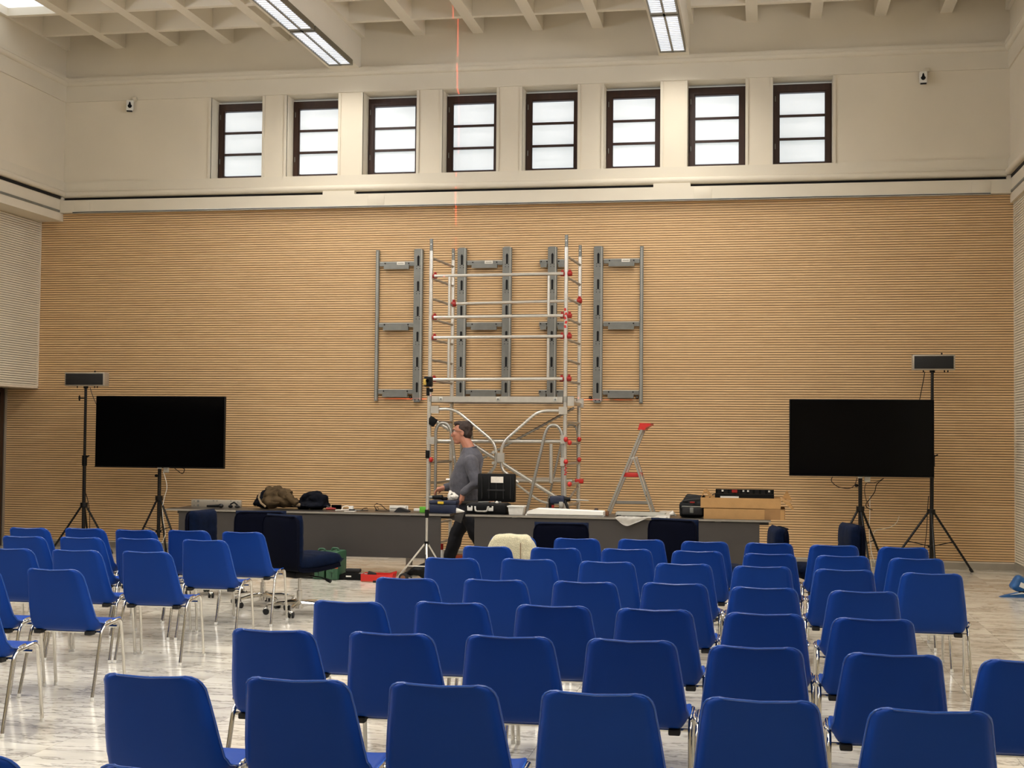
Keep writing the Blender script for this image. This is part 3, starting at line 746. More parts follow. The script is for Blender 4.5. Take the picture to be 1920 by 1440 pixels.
# ------------------------------------------------------------------ screens on tripod stands
def tripod(t, hub_z, r, legs, m='black_metal', ring=True, tr=.014):
    "legs: list of (dx, dy) feet around the pole"
    for dx, dy in legs:
        lg_ = MB().tube([(dx*.06, dy*.06, hub_z), (dx, dy, .02)], tr, 8).build('leg', m, t)
        MB().tube([(dx*.96, dy*.96, .045), (dx*1.02, dy*1.02, .0)], tr*1.35, 8).build('rubber_foot', 'rubber', lg_)
        MB().tube([(0, 0, hub_z*.42), (dx*.52, dy*.52, hub_z*.50)], tr*.45, 6).build('strut', m, t)
    MB().cyl((0, 0, hub_z-.02), (0, 0, hub_z+.035), r*2.1, 12).build('hub', m, t)
    MB().cyl((0, 0, hub_z*.40), (0, 0, hub_z*.44), r*1.7, 12).build('collar', m, t)
def screen(px0, py0, px1, py1, Y, label, lab2, pole_px, hub_px, feet):
    a = at(px0, py0, Y); b = at(px1, py1, Y); c = (a+b)/2; W, Hh = abs(b.x-a.x), abs(a.z-b.z)
    t = thing('flat_screen', label, 'screen', (c.x, Y+.03, b.z), 0, 'black screens on tripods')
    MB().box((0, .0, Hh/2), (W, .05, Hh), ch=.006).build('casing', 'black', t)
    MB().bb(-W/2+.010, W/2-.010, -.0285, -.0245, .014, Hh-.010).build('display', 'screen', t, smooth=0)
    MB().bb(-.12, .12, .026, .08, Hh*.25, Hh*.75).build('wall_plate', 'black_metal', t, smooth=0)
    q = MB(); q.bb(-W/2, W/2, -.029, -.022, 0, .008); q.build('lower_bezel', 'black_metal', t, smooth=0)
    pp = at(pole_px, py1+20, Y+.13); hz = at(pole_px, hub_px, Y+.13).z
    s = thing('screen_stand', lab2, 'stand', (pp.x, Y+.13, 0), 0, 'tripods under the screens')
    MB().cyl((0, 0, hz*.3), (0, 0, b.z+.02), .024, 12).cyl((0, 0, b.z), (0, 0, b.z+.55), .018, 10).build('pole', 'black_metal', s)
    MB().cyl((0, 0, b.z-.02), (0, 0, b.z+.01), .03, 12).build('bright_collar', 'white', s)
    MB().ell((-.045, -.0, b.z-.11), (.025, .015, .02), 10, 6).cyl((-.03, 0, b.z-.11), (0, 0, b.z-.11), .008, 6).build('clamp_knob', 'black', s)
    tripod(s, hz, .024, feet)
    bx_ = MB().box((.085, .02, b.z-.03), (.07, .04, .07), ch=.008).build('power_socket', 'white', s)
    return t, s, b.z, pp
t1 = screen(180, 742, 419.5, 878.5, 17.2, 'large black flat screen on the left side of the hall', 'black tripod stand under the left screen', 299, 935, [(-.33, -.10), (.36, -.12), (-.05, .36)])
t2 = screen(1480, 748, 1752, 896, 17.30, 'large black flat screen on the right side of the hall', 'black tripod stand under the right screen', 1613, 955, [(-.40, -.02), (.10, -.28), (.32, .22)])
def cable(label, pts, r, m, parent=None, name='cable'):
    out = []
    P_ = [Vector(p) for p in pts]
    for i in range(len(P_)-1):
        p0 = P_[max(i-1, 0)]; p1 = P_[i]; p2 = P_[i+1]; p3 = P_[min(i+2, len(P_)-1)]
        for k in range(6):
            t = k/6; out.append(.5*((2*p1) + (p2-p0)*t + (2*p0-5*p1+4*p2-p3)*t*t + (3*p1-p0-3*p2+p3)*t**3))
    out.append(P_[-1])
    o = MB().tube(out, r, 6)
    b = o.build(name, m, parent)
    if not parent: tag(b, label, 'cable')
    return b
def pxs(Y, *pp): return [at(x, y, Y) for x, y in pp]
cable('white cable hanging from the left screen down its stand', pxs(17.3, (306, 884), (311, 900), (313, 915), (309, 930), (305, 950), (306, 975), (310, 1000), (304, 1018)), .0045, 'white')
cable('black cable looping under the left screen bottom edge', pxs(17.24, (325, 876), (335, 884), (342, 888), (346, 880), (340, 877)), .005, 'black')
cable('thin dark cable curling below the left half of the right screen', pxs(17.35, (1561, 894), (1559, 902), (1570, 912), (1590, 916), (1602, 910), (1607, 896)), .005, 'dark_door')
cable('thin dark cable tangled right of the right screen pole', pxs(17.4, (1657, 897), (1644, 908), (1640, 922), (1632, 934), (1624, 945), (1626, 952), (1636, 956)), .005, 'black')
cable('dark cable curving from the right screen to its pole', pxs(17.38, (1655, 898), (1640, 905), (1625, 906), (1621, 920), (1625, 940), (1630, 950)), .004, 'dark_door')
cable('pale cable dropping beside the right screen pole to the floor', pxs(17.5, (1631, 930), (1631, 960), (1630, 1000), (1633, 1030), (1640, 1055)), .004, 'white')
cable('thin greenish cable arching low along the wood wall', pxs(18.0, (1686, 968), (1681, 980), (1670, 988), (1655, 992), (1640, 996), (1634, 1020), (1633, 1050))+[Vector((1.33, 17.9, .006)), Vector((1.25, 17.7, .006))], .004, 'beige_slat')

# ------------------------------------------------------------------ loudspeakers on tripods
def speaker(px0, py0, px1, py1, Y, rz, label, lab2, pole, hub_py, feet, base_px, knob):
    a = at(px0, py0, Y); b = at(px1, py1, Y); c = (a+b)/2; W, Hh = abs(b.x-a.x), abs(a.z-b.z)
    t = thing('loudspeaker', label, 'loudspeaker', (c.x, Y, b.z), rz, 'flat loudspeakers on tripods')
    MB().box((0, .06, Hh/2), (W, .14, Hh), ch=.006).build('cabinet', 'silver', t)
    MB().box((0, -.014, Hh/2), (W-.04, .012, Hh-.035), ch=.003).build('grille', 'grille', t)
    MB().cyl((W*.2, .06, Hh), (W*.2, .06, Hh+.025), .01, 8).build('top_pin', 'black', t)
    for k in (-.12, .13, .17): MB().cyl((k, .03, -.025), (k, .03, 0.01), .008, 6).build('jack', 'black', t)
    p0 = at(pole, py1+3, Y+.06); p1 = at(base_px, 1020, Y+.06)
    s = thing('speaker_stand', lab2, 'stand', (p0.x, Y+.06, 0), 0, 'tripods under the loudspeakers')
    hz = at(base_px, hub_py, Y+.06).z; ox = p1.x-p0.x
    MB().tube([(ox, 0, .12), (ox*.3, 0, b.z*.55)], .024, 12).build('lower_pole', 'black_metal', s)
    MB().tube([(ox*.3, 0, b.z*.5), (0, 0, b.z-.002)], .019, 12).build('upper_pole', 'black_metal', s)
    MB().cyl((ox*.3, 0, b.z*.52), (ox*.3, 0, b.z*.58), .034, 12).tube([(ox*.3, 0, b.z*.565), (ox*.3+.07, -.01, b.z*.58)], .009, 6).build('height_clamp', 'black', s)
    MB().cyl((0, 0, b.z-.03), (0, 0, b.z-.002), .032, 12).build('top_collar', 'black', s)
    if knob: MB().ell((-.09, 0, b.z-.16), (.014, .014, .04), 8, 6).cyl((-.08, 0, b.z-.16), (0, 0, b.z-.16), .008, 6).build('knob', 'black', s)
    sub = bpy.data.objects.new('tripod_base', None); COL.objects.link(sub); sub.parent = s; sub.location = (ox, 0, 0)
    tripod(sub, hz, .024, feet)
    return b.z
speaker(122, 698, 196, 724, 17.35, .0, 'flat black loudspeaker above the left screen corner', 'tall black tripod stand carrying the left loudspeaker', 161, 947, [(-.44, -.02), (.46, -.10), (-.12, .40)], 156, True)
speaker(1711, 665, 1791, 694, 17.70, .0, 'flat black loudspeaker above the right screen', 'tall black tripod stand carrying the right loudspeaker', 1748, 960, [(-.52, .02), (.48, .02), (.0, -.45)], 1746, False)
cable('red-brown cable hanging from the left loudspeaker', pxs(17.38, (169, 727), (173, 740), (178, 752), (182, 762)), .005, 'dark_door')
cable('dark cable running down the left loudspeaker stand', pxs(17.45, (161, 925), (166, 945), (168, 970), (168, 1000), (168, 1016)), .005, 'black')
cable('dark cable hanging from the right loudspeaker behind the screen', pxs(17.66, (1734, 697), (1731, 715), (1727, 735), (1724, 752)), .005, 'black')
cable('dark cable beside the right loudspeaker pole below the screen', pxs(17.78, (1741, 930), (1739, 960), (1737, 1000), (1733, 1030)), .005, 'dark_door')

# ------------------------------------------------------------------ rolling scaffold tower
SC = thing('scaffold_tower', 'aluminium scaffold tower with red couplings in front of the mounting brackets', 'scaffold', (-3.18, 17.05, 0))
SCO = Vector((-3.18, 17.05, 0))
FY, BY = 16.60, 17.52
FL, FR, BL, BR = -4.035, -2.352, -3.965, -2.305
def sp(x, y, z): return Vector((x, y, z)) - SCO
def fpt(px, py): return at(px, py, FY) - SCO
def bpt(px, py): return at(px, py, BY) - SCO
def stube(name, pts, r, m='alu', par=SC, n=10): return MB().tube(pts, r, n).build(name, m, par)
for X, Y, zt in ((FL, FY, 4.04), (FR, FY, 4.06), (BL, BY, 4.04), (BR, BY, 4.06)):
    po = stube('post', [sp(X, Y, .16), sp(X, Y, zt-.15)], .0245)
    MB().cyl(sp(X, Y, zt-.15), sp(X, Y, zt), .021, 10).build('spigot', 'zinc', po)
    MB().cyl(sp(X, Y-.022, zt-.07), sp(X, Y-.018, zt-.07), .008, 8).build('pin_hole', 'white', po)
    MB().cyl(sp(X, Y, 2.03), sp(X, Y, 2.10), .030, 10).build('joint_ring', 'alu_dull', po)
    cw = MB(); cw.cyl(sp(X-.02, Y, .075), sp(X+.02, Y, .075), .075, 16); cwo = cw.build('castor_wheel', 'rubber', SC)
    MB().bb(X-SCO.x-.035, X-SCO.x+.035, Y-SCO.y-.02, Y-SCO.y+.02, .07, .17).build('castor_fork', 'zinc', SC, smooth=0)
for k in range(15):
    z = 3.805-.2525*k
    if z < .25: break
    for a, b in ((FL, BL), (FR, BR)):
        stube('rung', [sp(a, FY, z), sp(b, BY, z)], .0165, 'alu_dull')
def coupling(p, ax, par=SC, s=1.0):
    p = Vector(p); ax = Vector(ax).normalized()
    o = MB().tube([p-ax*.028*s, p-ax*.02*s, p+ax*.02*s, p+ax*.028*s], [.022*s, .030*s, .030*s, .022*s], 12).build('red_coupling', 'red', par)
    MB().box(p+Vector((0, 0, .038*s)), (.03*s, .03*s, .026*s), ch=.005).build('latch', 'red', o); return o
for (z, nm) in ((3.575, 0), (3.065, 1), (2.815, 2), (2.30, 3)):
    y = FY-.0
    stube('guard_rail', [sp(FL+.05, y-.03, z), sp(FR-.03, y-.03, z+.012)], .0195)
    coupling(sp(FL+.055, y-.01, z), (1, 0, 0)); coupling(sp(FR-.045, y+.0, z+.01), (1, 0, 0)); coupling(sp(FR+.045, y+.0, z+.012), (1, 0, 0))
stube('guard_rail', [sp(BL+.04, BY-.03, 3.32), sp(BR-.02, BY-.03, 3.345)], .0195)
coupling(sp(BL+.02, BY-.03, 3.315), (1, 0, 0), s=1.15); coupling(sp(BR-.0, BY-.03, 3.345), (1, 0, 0), s=1.15)
for z0, z1 in ((3.07, 3.56), (2.31, 2.80)):
    for px in (843, 1029):
        X = at(px, 600, FY).x
        stube('guard_upright', [sp(X, FY-.03, z0), sp(X, FY-.03, z1)], .0165)
# deck
dk = MB().bb(FL-SCO.x+.03, FR-SCO.x-.03, FY-SCO.y-.03, FY-SCO.y+.03, 2.025, 2.095).build('deck_beam', 'alu', SC, smooth=0)
dk = MB().bb(BL-SCO.x+.03, BR-SCO.x-.03, BY-SCO.y-.03, BY-SCO.y+.03, 2.025, 2.095).build('deck_beam', 'alu', SC, smooth=0)
MB().bb(FL-SCO.x+.05, FR-SCO.x-.05, FY-SCO.y+.03, BY-SCO.y-.03, 2.07, 2.09).build('deck_board', 'brown_bit', SC, smooth=0)
for px in (828, 935, 1042):
    p = fpt(px, 747); MB().box((p.x, FY-SCO.y-.034, 2.06), (.045, .008, .045), ch=.002).build('bolt_plate', 'zinc_light', SC)
    MB().cyl((p.x, FY-SCO.y-.045, 2.06), (p.x, FY-SCO.y-.036, 2.06), .012, 8).build('bolt', 'zinc', SC)
for X0 in (FR, BR-.05): MB().bb(X0-SCO.x+.03, X0-SCO.x+.11, (FY if X0 == FR else BY)-SCO.y-.03, (FY if X0 == FR else BY)-SCO.y+.0, 1.985, 2.10).build('deck_hook', 'alu', SC, smooth=0)
stube('deck_end_tube', [sp(FR+.06, FY+.02, 2.03), sp(BR+.01, BY-.02, 2.03)], .028, 'alu')
# folding base frame: V shaped braces meeting in the middle hinge
stube('fold_brace', fillet([fpt(814, 768), fpt(851, 766), fpt(930, 832), fpt(930, 872), fpt(918, 888), fpt(905, 897)], .12, 7), .019)
stube('fold_brace', fillet([fpt(1056, 770), fpt(1010, 770), fpt(940, 832), fpt(940, 880), fpt(955, 892), fpt(972, 905)], .12, 7), .019)
MB().bb(fpt(933, 858).x, fpt(946, 858).x, FY-SCO.y-.035, FY-SCO.y+.03, fpt(940, 866).z, fpt(940, 849).z).build('hinge_block', 'alu', SC, smooth=0)
for py in (848, 868): MB().cyl(fpt(926, py)-Vector((0, .045, 0)), fpt(926, py)+Vector((0, .0, 0)), .02, 8).build('hinge_bolt', 'zinc_light', SC)
stube('horizontal_rail', [sp(FL+.02, FY+.05, 1.545), sp(FR-.02, FY+.05, 1.555)], .022)
stube('horizontal_rail', [sp(FL+.02, BY-.05, 1.04), sp(FR-.02, BY-.05, 1.055)], .022)
stube('horizontal_rail', [bpt(960, 897), bpt(1052, 897)], .012)
stube('diagonal_brace', [sp(FL+.04, FY+.10, 1.80), sp(FR+.0, FY+.30, .78)], .024)
stube('diagonal_brace', [sp(FR+.0, BY-.1, 1.98), sp(FL+.10, BY-.1, 1.10)], .016, 'alu_dull')
stube('lower_brace', fillet([bpt(955, 898), bpt(1015, 942), bpt(1055, 945)], .1, 6), .016)
stube('frame_upright', [fpt(1032, 832)+Vector((0, .05, 0)), fpt(1032, 906)+Vector((0, .05, 0))], .022)
stube('frame_upright', [bpt(846, 832), bpt(846, 906)], .022)
# outriggers: hairpin tubes
stube('outrigger', fillet([fpt(984, 975), fpt(1022, 812), fpt(1030, 797), fpt(1045, 797), fpt(1054, 812), fpt(1055, 990)], .09, 6), .019, 'alu_dull')
stube('outrigger', fillet([fpt(816, 990), fpt(817, 805), fpt(824, 793), fpt(838, 793), fpt(846, 808), fpt(868, 990)], .09, 6), .019, 'alu_dull')
stube('outrigger', fillet([bpt(1020, 975), bpt(1057, 810), bpt(1063, 797), bpt(1078, 797), bpt(1083, 810), bpt(1083, 990)], .09, 6), .015, 'alu_dull')
stube('outrigger', fillet([bpt(862, 930), bpt(866, 800), bpt(876, 790), bpt(884, 800), bpt(894, 960)], .08, 6), .015, 'alu_dull')
for px, py in ((1056, 824), (1056, 866)): 
    p = fpt(px, py); MB().bb(p.x-.03, p.x+.02, FY-SCO.y-.04, FY-SCO.y+.03, p.z-.05, p.z+.05).build('clamp', 'alu', SC, smooth=0)
for px, py in ((808, 826), (816, 768), (1056, 770)):
    p = fpt(px, py); MB().bb(p.x-.05, p.x+.05, FY-SCO.y-.035, FY-SCO.y+.03, p.z-.045, p.z+.045).build('clamp', 'alu', SC, smooth=0)
for px, py, Y in ((1061, 824, FY-.04), (1068, 830, FY-.03), (1061, 866, FY-.04), (1068, 908, FY-.03), (808, 862, FY-.04), (1086, 824, BY-.04), (1086, 862, BY-.04)):
    p = at(px, py, Y)-SCO; MB().ell(p, (.028, .028, .032), 12, 8).build('red_knob', 'red2', SC)
p = bpt(1086, 902); MB().box(p, (.11, .06, .06), ch=.015).build('red_bracket', 'red2', SC)
stube('toe_brace', [bpt(1070, 905), bpt(1086, 903)], .018)
stube('base_strut', [fpt(1064, 935)+Vector((0, .2, 0)), bpt(1084, 912)], .014, 'alu_dull')
q = at(787+27, 790, FY)-SCO
MB().box(q+Vector((-.02, -.02, .0)), (.10, .05, .10), Matrix.Rotation(.6, 3, 'Y'), ch=.01).build('trigger_clamp', 'black', SC)
# red printing on two posts
for py0, py1 in ((578, 618), (872, 892)):
    for k in range(5):
        y_ = py0+(py1-py0)*k/5; p = fpt(1061, y_); p2 = fpt(1061, y_+(py1-py0)*.13)
        MB().box((p.x+(.005 if k % 2 else -.005), FY-SCO.y-.0245, (p.z+p2.z)/2), (.026, .004, abs(p.z-p2.z)), Matrix.Rotation(.3 if k % 2 else -.3, 3, 'Y')).build('print_mark', 'red_print', SC, smooth=0)

# ------------------------------------------------------------------ wall mounting brackets
WY = D-.0
def mount(label, cols, bars, zsp, hidden=False):
    x0 = at(cols[0][0], 600, WY).x
    t = thing('mounting_bracket', label, 'bracket', (x0, D, 2.07), 0, 'grey screen mounting brackets')
    for px, wd, z0, z1, wide in cols:
        X = at(px, 600, WY).x-x0
        if wide:
            c = MB(); c.bb(X-wd/2, X+wd/2, -.055, -.05, z0-2.07, z1-2.07).bb(X-wd/2-.018, X-wd/2, -.055, -.0, z0-2.07+.02, z1-2.07-.01).bb(X+wd/2, X+wd/2+.018, -.055, -.0, z0-2.07+.02, z1-2.07-.01)
            r = c.build('rail', 'zinc', t, smooth=0)
            MB().bb(X+wd/2-.004, X+wd/2+.003, -.058, -.053, z0-2.04, z1-2.08).build('rail_lip', 'zinc_light', r, smooth=0)
            n = 6; L = z1-z0
            for k in range(n):
                zz = z0-2.07+L*(.055+.165*k)
                s_ = MB(); pts = [(X+.0155*math.cos(a), zz+.03+(.105 if math.sin(a) >= 0 else 0)+.0155*math.sin(a)) for a in [2*PI*i/12 for i in range(12)]]
                s_.prism(pts, 'y', -.058, -.0553); s_.build('slot', 'slot', r)
                for dx, dz in ((-.022, -.02), (.022, -.02), (-.022, .012), (.022, .012)):
                    if k: MB().cyl((X+dx, -.058, zz+dz), (X+dx, -.0553, zz+dz), .006, 6).build('bolt_hole', 'slot', r)
            MB().prism([(X-.012, z1-2.07-.11), (X+.012, z1-2.07-.11), (X, z1-2.07-.085)], 'y', -.058, -.0553).build('arrow_mark', 'slot', r)
            for s_ in (-.025, .025): MB().cyl((X+s_, -.06, z0-2.07+.03), (X+s_, -.0553, z0-2.07+.03), .008, 8).build('bolt_hole', 'slot', r)
        else:
            r = MB().bb(X-wd/2, X+wd/2, -.045, -.0, z0-2.07, z1-2.07).build('rail', 'zinc', t, smooth=0)
            MB().bb(X-.004, X+.004, -.049, -.045, z0-2.05, z1-2.09).build('rail_lip', 'zinc_light', r, smooth=0)
    for pa, pb in bars:
        xa, xb = at(pa, 600, WY).x-x0, at(pb, 600, WY).x-x0
        for i, zz in enumerate(zsp):
            z_ = zz-2.07; L = xb-xa
            b = MB().bb(xa, xb, -.04, -.005, z_-.03, z_+.022).build('crossbar', 'zinc', t, smooth=0)
            MB().bb(xa, xb, -.043, -.005, z_+.022, z_+.030).build('top_lip', 'zinc_light', b, smooth=0)
            MB().bb(xa+L*.14, xb-L*.14, -.075, -.035, z_-.075, z_-.018).build('hook_plate', 'zinc', b, smooth=0)
            for f_ in (.16, .84): MB().cyl((xa+L*f_, -.046, z_+.005), (xa+L*f_, -.040, z_+.005), .009, 8).build('bolt_hole', 'slot', b)
            if i == 0 and L > .3:
                lb = MB().bb(xa+L*.5, xa+L*.73, -.047, -.044, z_-.018, z_+.028).build('paper_label', 'paper', b, smooth=0)
                MB().bb(xa+L*.53, xa+L*.70, -.0485, -.0472, z_-.002, z_+.010).build('label_print', 'alu_dull', b, smooth=0)
    return t
ZS = (3.93, 3.10, 2.20)
mount('grey mounting bracket farthest left on the wood wall, left of the scaffold', [(708, .045, 2.07, 4.12, False), (785, .085, 2.06, 4.13, True)], [(712, 777)], ZS)
mount('grey mounting bracket seen through the left half of the scaffold', [(866.5, .085, 2.06, 4.135, True), (951, .085, 2.06, 4.14, True)], [(876, 942)], ZS)
mount('grey single-rail mounting bracket with short side arms, behind the scaffold right post', [(1036, .085, 2.06, 4.135, True)], [(1012, 1028), (1045, 1062)], ZS)
mount('grey mounting bracket farthest right on the wood wall, right of the scaffold', [(1122, .085, 2.06, 4.13, True), (1203, .045, 2.06, 4.12, False)], [(1132, 1199)], ZS)
for px, py, lb in ((770, 744.5, 'beside the left bracket foot'), (1107, 745.5, 'between scaffold and right bracket'), (1195, 745, 'beside the rightmost bracket rail')):
    p = at(px, py, D); s = thing('wall_bolt', 'dark bolt head in the wood wall ' + lb, 'bolt', (p.x, D, p.z), 0, 'loose bolts in the wood wall')
    MB().cyl((0, -.02, 0), (0, 0, 0), .022, 6).build('head', 'groove', s); MB().cyl((0, -.03, 0), (0, -.02, 0), .008, 6).build('stud', 'zinc', s)

# ------------------------------------------------------------------ laser level on its tripod
LY = 14.95
lp = at(800, 1000, LY)
lt = thing('tripod_stand', 'slim silver tripod standing before the gap between the tables', 'tripod', (lp.x, LY, 0))
def lz(py): return at(798, py, LY).z
MB().tube([(0, 0, .30), (0, 0, .95)], .014, 10).build('lower_pole', 'alu', lt)
MB().tube([(-.0, 0, .90), (0, 0, 1.50)], .0115, 10).build('middle_pole', 'alu', lt)
MB().tube([(0, 0, 1.45), (0, 0, lz(742))], .0095, 10).build('upper_pole', 'alu', lt)
for zz in (lz(963), lz(852)): MB().box((0, 0, zz), (.04, .045, .09), ch=.006).build('lock_clamp', 'black', lt)
MB().cyl((0, 0, lz(1022)), (0, 0, lz(1015)), .024, 10).build('hub', 'black', lt)
for dx, dy in ((-.34, -.02), (.22, .18), (.08, -.26)):
    l_ = MB().tube([(dx*.06, dy*.06, lz(1020)), (dx, dy, .015)], .010, 8).build('leg', 'alu', lt); MB().ell((dx, dy, .012), (.018, .018, .012), 8, 6).build('foot', 'rubber', l_)
    MB().tube([(0, 0, .17), (dx*.6, dy*.6, .17)], .006, 6).build('strut', 'alu', lt)
MB().cyl((0, 0, .14), (0, 0, .2), .016, 8).build('lower_collar', 'alu_dull', lt)
ll = thing('laser_level', 'small yellow and black laser level clamped on the slim tripod', 'laser level', (lp.x, LY, lz(742)))
MB().bb(-.018, .012, -.02, .02, 0, .09).build('mount', 'black', ll, smooth=0)
MB().cyl((.02, 0, .06), (.05, 0, .06), .02, 10).build('mount_knob', 'black', ll)
MB().box((.0, 0, .155), (.085, .09, .11), ch=.01).build('body', 'black', ll)
MB().box((-.03, -.01, .15), (.035, .085, .07), ch=.006).build('yellow_shell', 'gold', ll)
MB().bb(-.02, .005, -.02, .02, .085, .10).build('yellow_neck', 'gold', ll, smooth=0)
ldl = bpy.data.lights.new('laser_light', 'POINT'); ldl.energy = 12; ldl.shadow_soft_size = 0.0; ldl.color = (1, .08, .05); ldl.use_nodes = True
nt = ldl.node_tree; em = nt.nodes['Emission']; tcn = nt.nodes.new('ShaderNodeTexCoord'); prev = None
for nv, av, lo_, hi_, k_ in (((.9908, .1354, 0), (0, 0, 1), .50, .60, 170.0), ((0, 0, 1), (.05, .9987, 0), .86, .97, 80.0)):   # an upward and a level fan, each fading at its ends
    dn = nt.nodes.new('ShaderNodeVectorMath'); dn.operation = 'DOT_PRODUCT'; dn.inputs[1].default_value = nv; nt.links.new(tcn.outputs['Normal'], dn.inputs[0])
    ab = nt.nodes.new('ShaderNodeMath'); ab.operation = 'ABSOLUTE'; nt.links.new(dn.outputs['Value'], ab.inputs[0])
    lt_ = nt.nodes.new('ShaderNodeMath'); lt_.operation = 'LESS_THAN'; lt_.inputs[1].default_value = .0016; nt.links.new(ab.outputs[0], lt_.inputs[0])
    d2 = nt.nodes.new('ShaderNodeVectorMath'); d2.operation = 'DOT_PRODUCT'; d2.inputs[1].default_value = av; nt.links.new(tcn.outputs['Normal'], d2.inputs[0])
    mr = nt.nodes.new('ShaderNodeMapRange'); mr.inputs['From Min'].default_value = lo_; mr.inputs['From Max'].default_value = hi_; mr.inputs['To Max'].default_value = k_; nt.links.new(d2.outputs['Value'], mr.inputs[0])
    mm = nt.nodes.new('ShaderNodeMath'); mm.operation = 'MULTIPLY'; nt.links.new(lt_.outputs[0], mm.inputs[0]); nt.links.new(mr.outputs[0], mm.inputs[1])
    if prev:
        mxn = nt.nodes.new('ShaderNodeMath'); mxn.operation = 'MAXIMUM'; nt.links.new(prev, mxn.inputs[0]); nt.links.new(mm.outputs[0], mxn.inputs[1]); prev = mxn.outputs[0]
    else: prev = mm.outputs[0]
nt.links.new(prev, em.inputs['Strength'])
llo = bpy.data.objects.new('laser_light', ldl); COL.objects.link(llo); llo.parent = ll; llo.location = (0, .06, 2.105-lz(742))
MB().cyl((.0, -.055, .165), (.0, -.044, .165), .018, 10).build('lens', 'screen', ll)

# ------------------------------------------------------------------ step ladder behind the right table
LDY = 16.25
LD = thing('step_ladder', 'aluminium step ladder with red top handle and red tread behind the table', 'ladder', tuple(on(1190, 1075, 0).xy)+(0,))
LD.location = (at(1190, 900, LDY).x, LDY, 0); LO = Vector(LD.location)
def lpt(px, py, dy=0): return at(px, py, LDY)+Vector((0, dy, 0))-LO
fa, fb = lpt(1206, 806), lpt(1143, 958); fdir = (fb-fa)/(fb.z-fa.z); ffoot = fa+fdir*(0-fa.z)
ra, rb = lpt(1191, 858), lpt(1222, 953); rdir = (rb-ra)/(rb.z-ra.z); rfoot = ra+rdir*(0-ra.z)
for dy in (-.18, .18):
    o = Vector((0, dy, 0)); k = .82 if dy > 0 else 1
    MB().bar(fa+o, ffoot+o, .024, .075, (0, 1, 0)).build('front_rail', 'alu_dull', LD, smooth=0)
    r_ = MB().bar(ra+o, rfoot+o, .022, .06, (0, 1, 0)).build('rear_rail', 'alu_dull', LD, smooth=0)
    MB().box(ffoot+o+Vector((0, 0, .015)), (.07, .03, .03), ch=.006).build('rubber_foot', 'rubber', LD); MB().box(rfoot+o+Vector((0, 0, .015)), (.06, .03, .03), ch=.006).build('rubber_foot', 'rubber', LD)
    MB().bar(lpt(1182, 860)+o+Vector((0, -.015, 0)), lpt(1193, 857)+o+Vector((0, -.015, 0)), .012, .04, (0, 1, 0)).build('hinge_plate', 'zinc_light', LD, smooth=0)
    if dy < 0:
        MB().bar(lpt(1202, 876, dy-.013), lpt(1204, 884, dy-.013), .003, .03, (0, 1, 0)).build('sticker', 'paper', r_, smooth=0)
        MB().bar(lpt(1204, 886, dy-.013), lpt(1214, 920, dy-.013), .003, .036, (0, 1, 0)).build('sticker', 'paper', r_, smooth=0)
        MB().bar(lpt(1217, 937, dy-.013), lpt(1222, 953, dy-.013), .003, .036, (0, 1, 0)).build('sticker', 'paper', r_, smooth=0)
        for a, b in ((lpt(1158, 924, dy-.02), lpt(1157, 927, dy-.02)), (lpt(1214, 927, dy-.02), lpt(1215, 930, dy-.02))):
            MB().bar(a, b, .006, .022, (0, 1, 0)).build('lock_hole', 'slot', LD, smooth=0)
p = lpt(1209, 799)
hd = MB(); hd.prism([(-.065, -.045), (.02, -.045), (.03, -.02), (.085, .01), (.085, .03), (-.04, .035)], 'y', -.21, .21); hd.v = [tuple(Vector(v)+p) for v in hd.v]
hd.build('top_handle', 'red2', LD)
a, b = lpt(1172, 890), lpt(1203, 890)
MB().box(((a+b)/2), (abs(b.x-a.x), .36, .045), ch=.006).build('tread', 'red2', LD)
zz = lpt(1180, 943).z
for z_ in (zz, zz-.27, zz-.54):
    f_ = fa+fdir*(z_-fa.z); r2 = ra+rdir*(z_-ra.z)
    MB().bb(f_.x, r2.x, .165, .175, z_-.018, z_+.018).build('spreader', 'alu_dull', LD, smooth=0)
    if z_ < zz: MB().bb(f_.x-.04, f_.x+.05, -.17, .17, z_-.015, z_+.015).build('tread', 'alu_dull', LD, smooth=0)

# ------------------------------------------------------------------ things on the tables
T0, T1 = 15.28, 15.30
def tp(px, Y, py=950): return at(px, py, Y).x
def onT(name, label, cat, px, Y, rz=0, group=None): return thing(name, label, cat, (tp(px, Y), Y, TZ), rz, group)
def size(px0, px1, Y): return abs(tp(px1, Y)-tp(px0, Y))
# rack panel
t = onT('rack_panel', 'pale grey metal rack panel with round holes on the left table', 'panel', 406, 15.75)
W = size(360, 453, 15.75)
pl = MB().box((0, 0, .045), (W, .04, .09), ch=.003).build('plate', 'silver', t)
for dx in (-.44, -.36, -.05, .02, .30, .44):
    for dz in ((.02, .07) if abs(dx) > .3 else (.078,)):
        MB().cyl((dx*W, -.023, dz), (dx*W, -.0195, dz), .014 if abs(dx) == .36 else .007, 10).build('hole', 'zinc', pl)
# microphone
t = onT('microphone', 'black handheld microphone lying before the rack panel', 'microphone', 403, 15.60)
MB().tube([(-.10, 0, .02), (.05, 0, .024)], [.013, .018], 10).build('handle', 'black', t); MB().ell((.075, 0, .026), (.032, .026, .026), 12, 8).build('grille', 'black_metal', t)
# headset
t = onT('headset', 'small black headset lying right of the microphone', 'headset', 439, 15.60)
MB().tube([(-.05, 0, .015), (-.045, .01, .05), (-.01, .02, .07), (.03, .01, .045), (.05, 0, .02)], .010, 8).build('band', 'black', t)
MB().ell((-.045, 0, .022), (.03, .02, .02), 10, 6).build('ear_cushion', 'black', t); MB().ell((.04, 0, .02), (.035, .02, .018), 10, 6).build('ear_cushion', 'rubber', t)
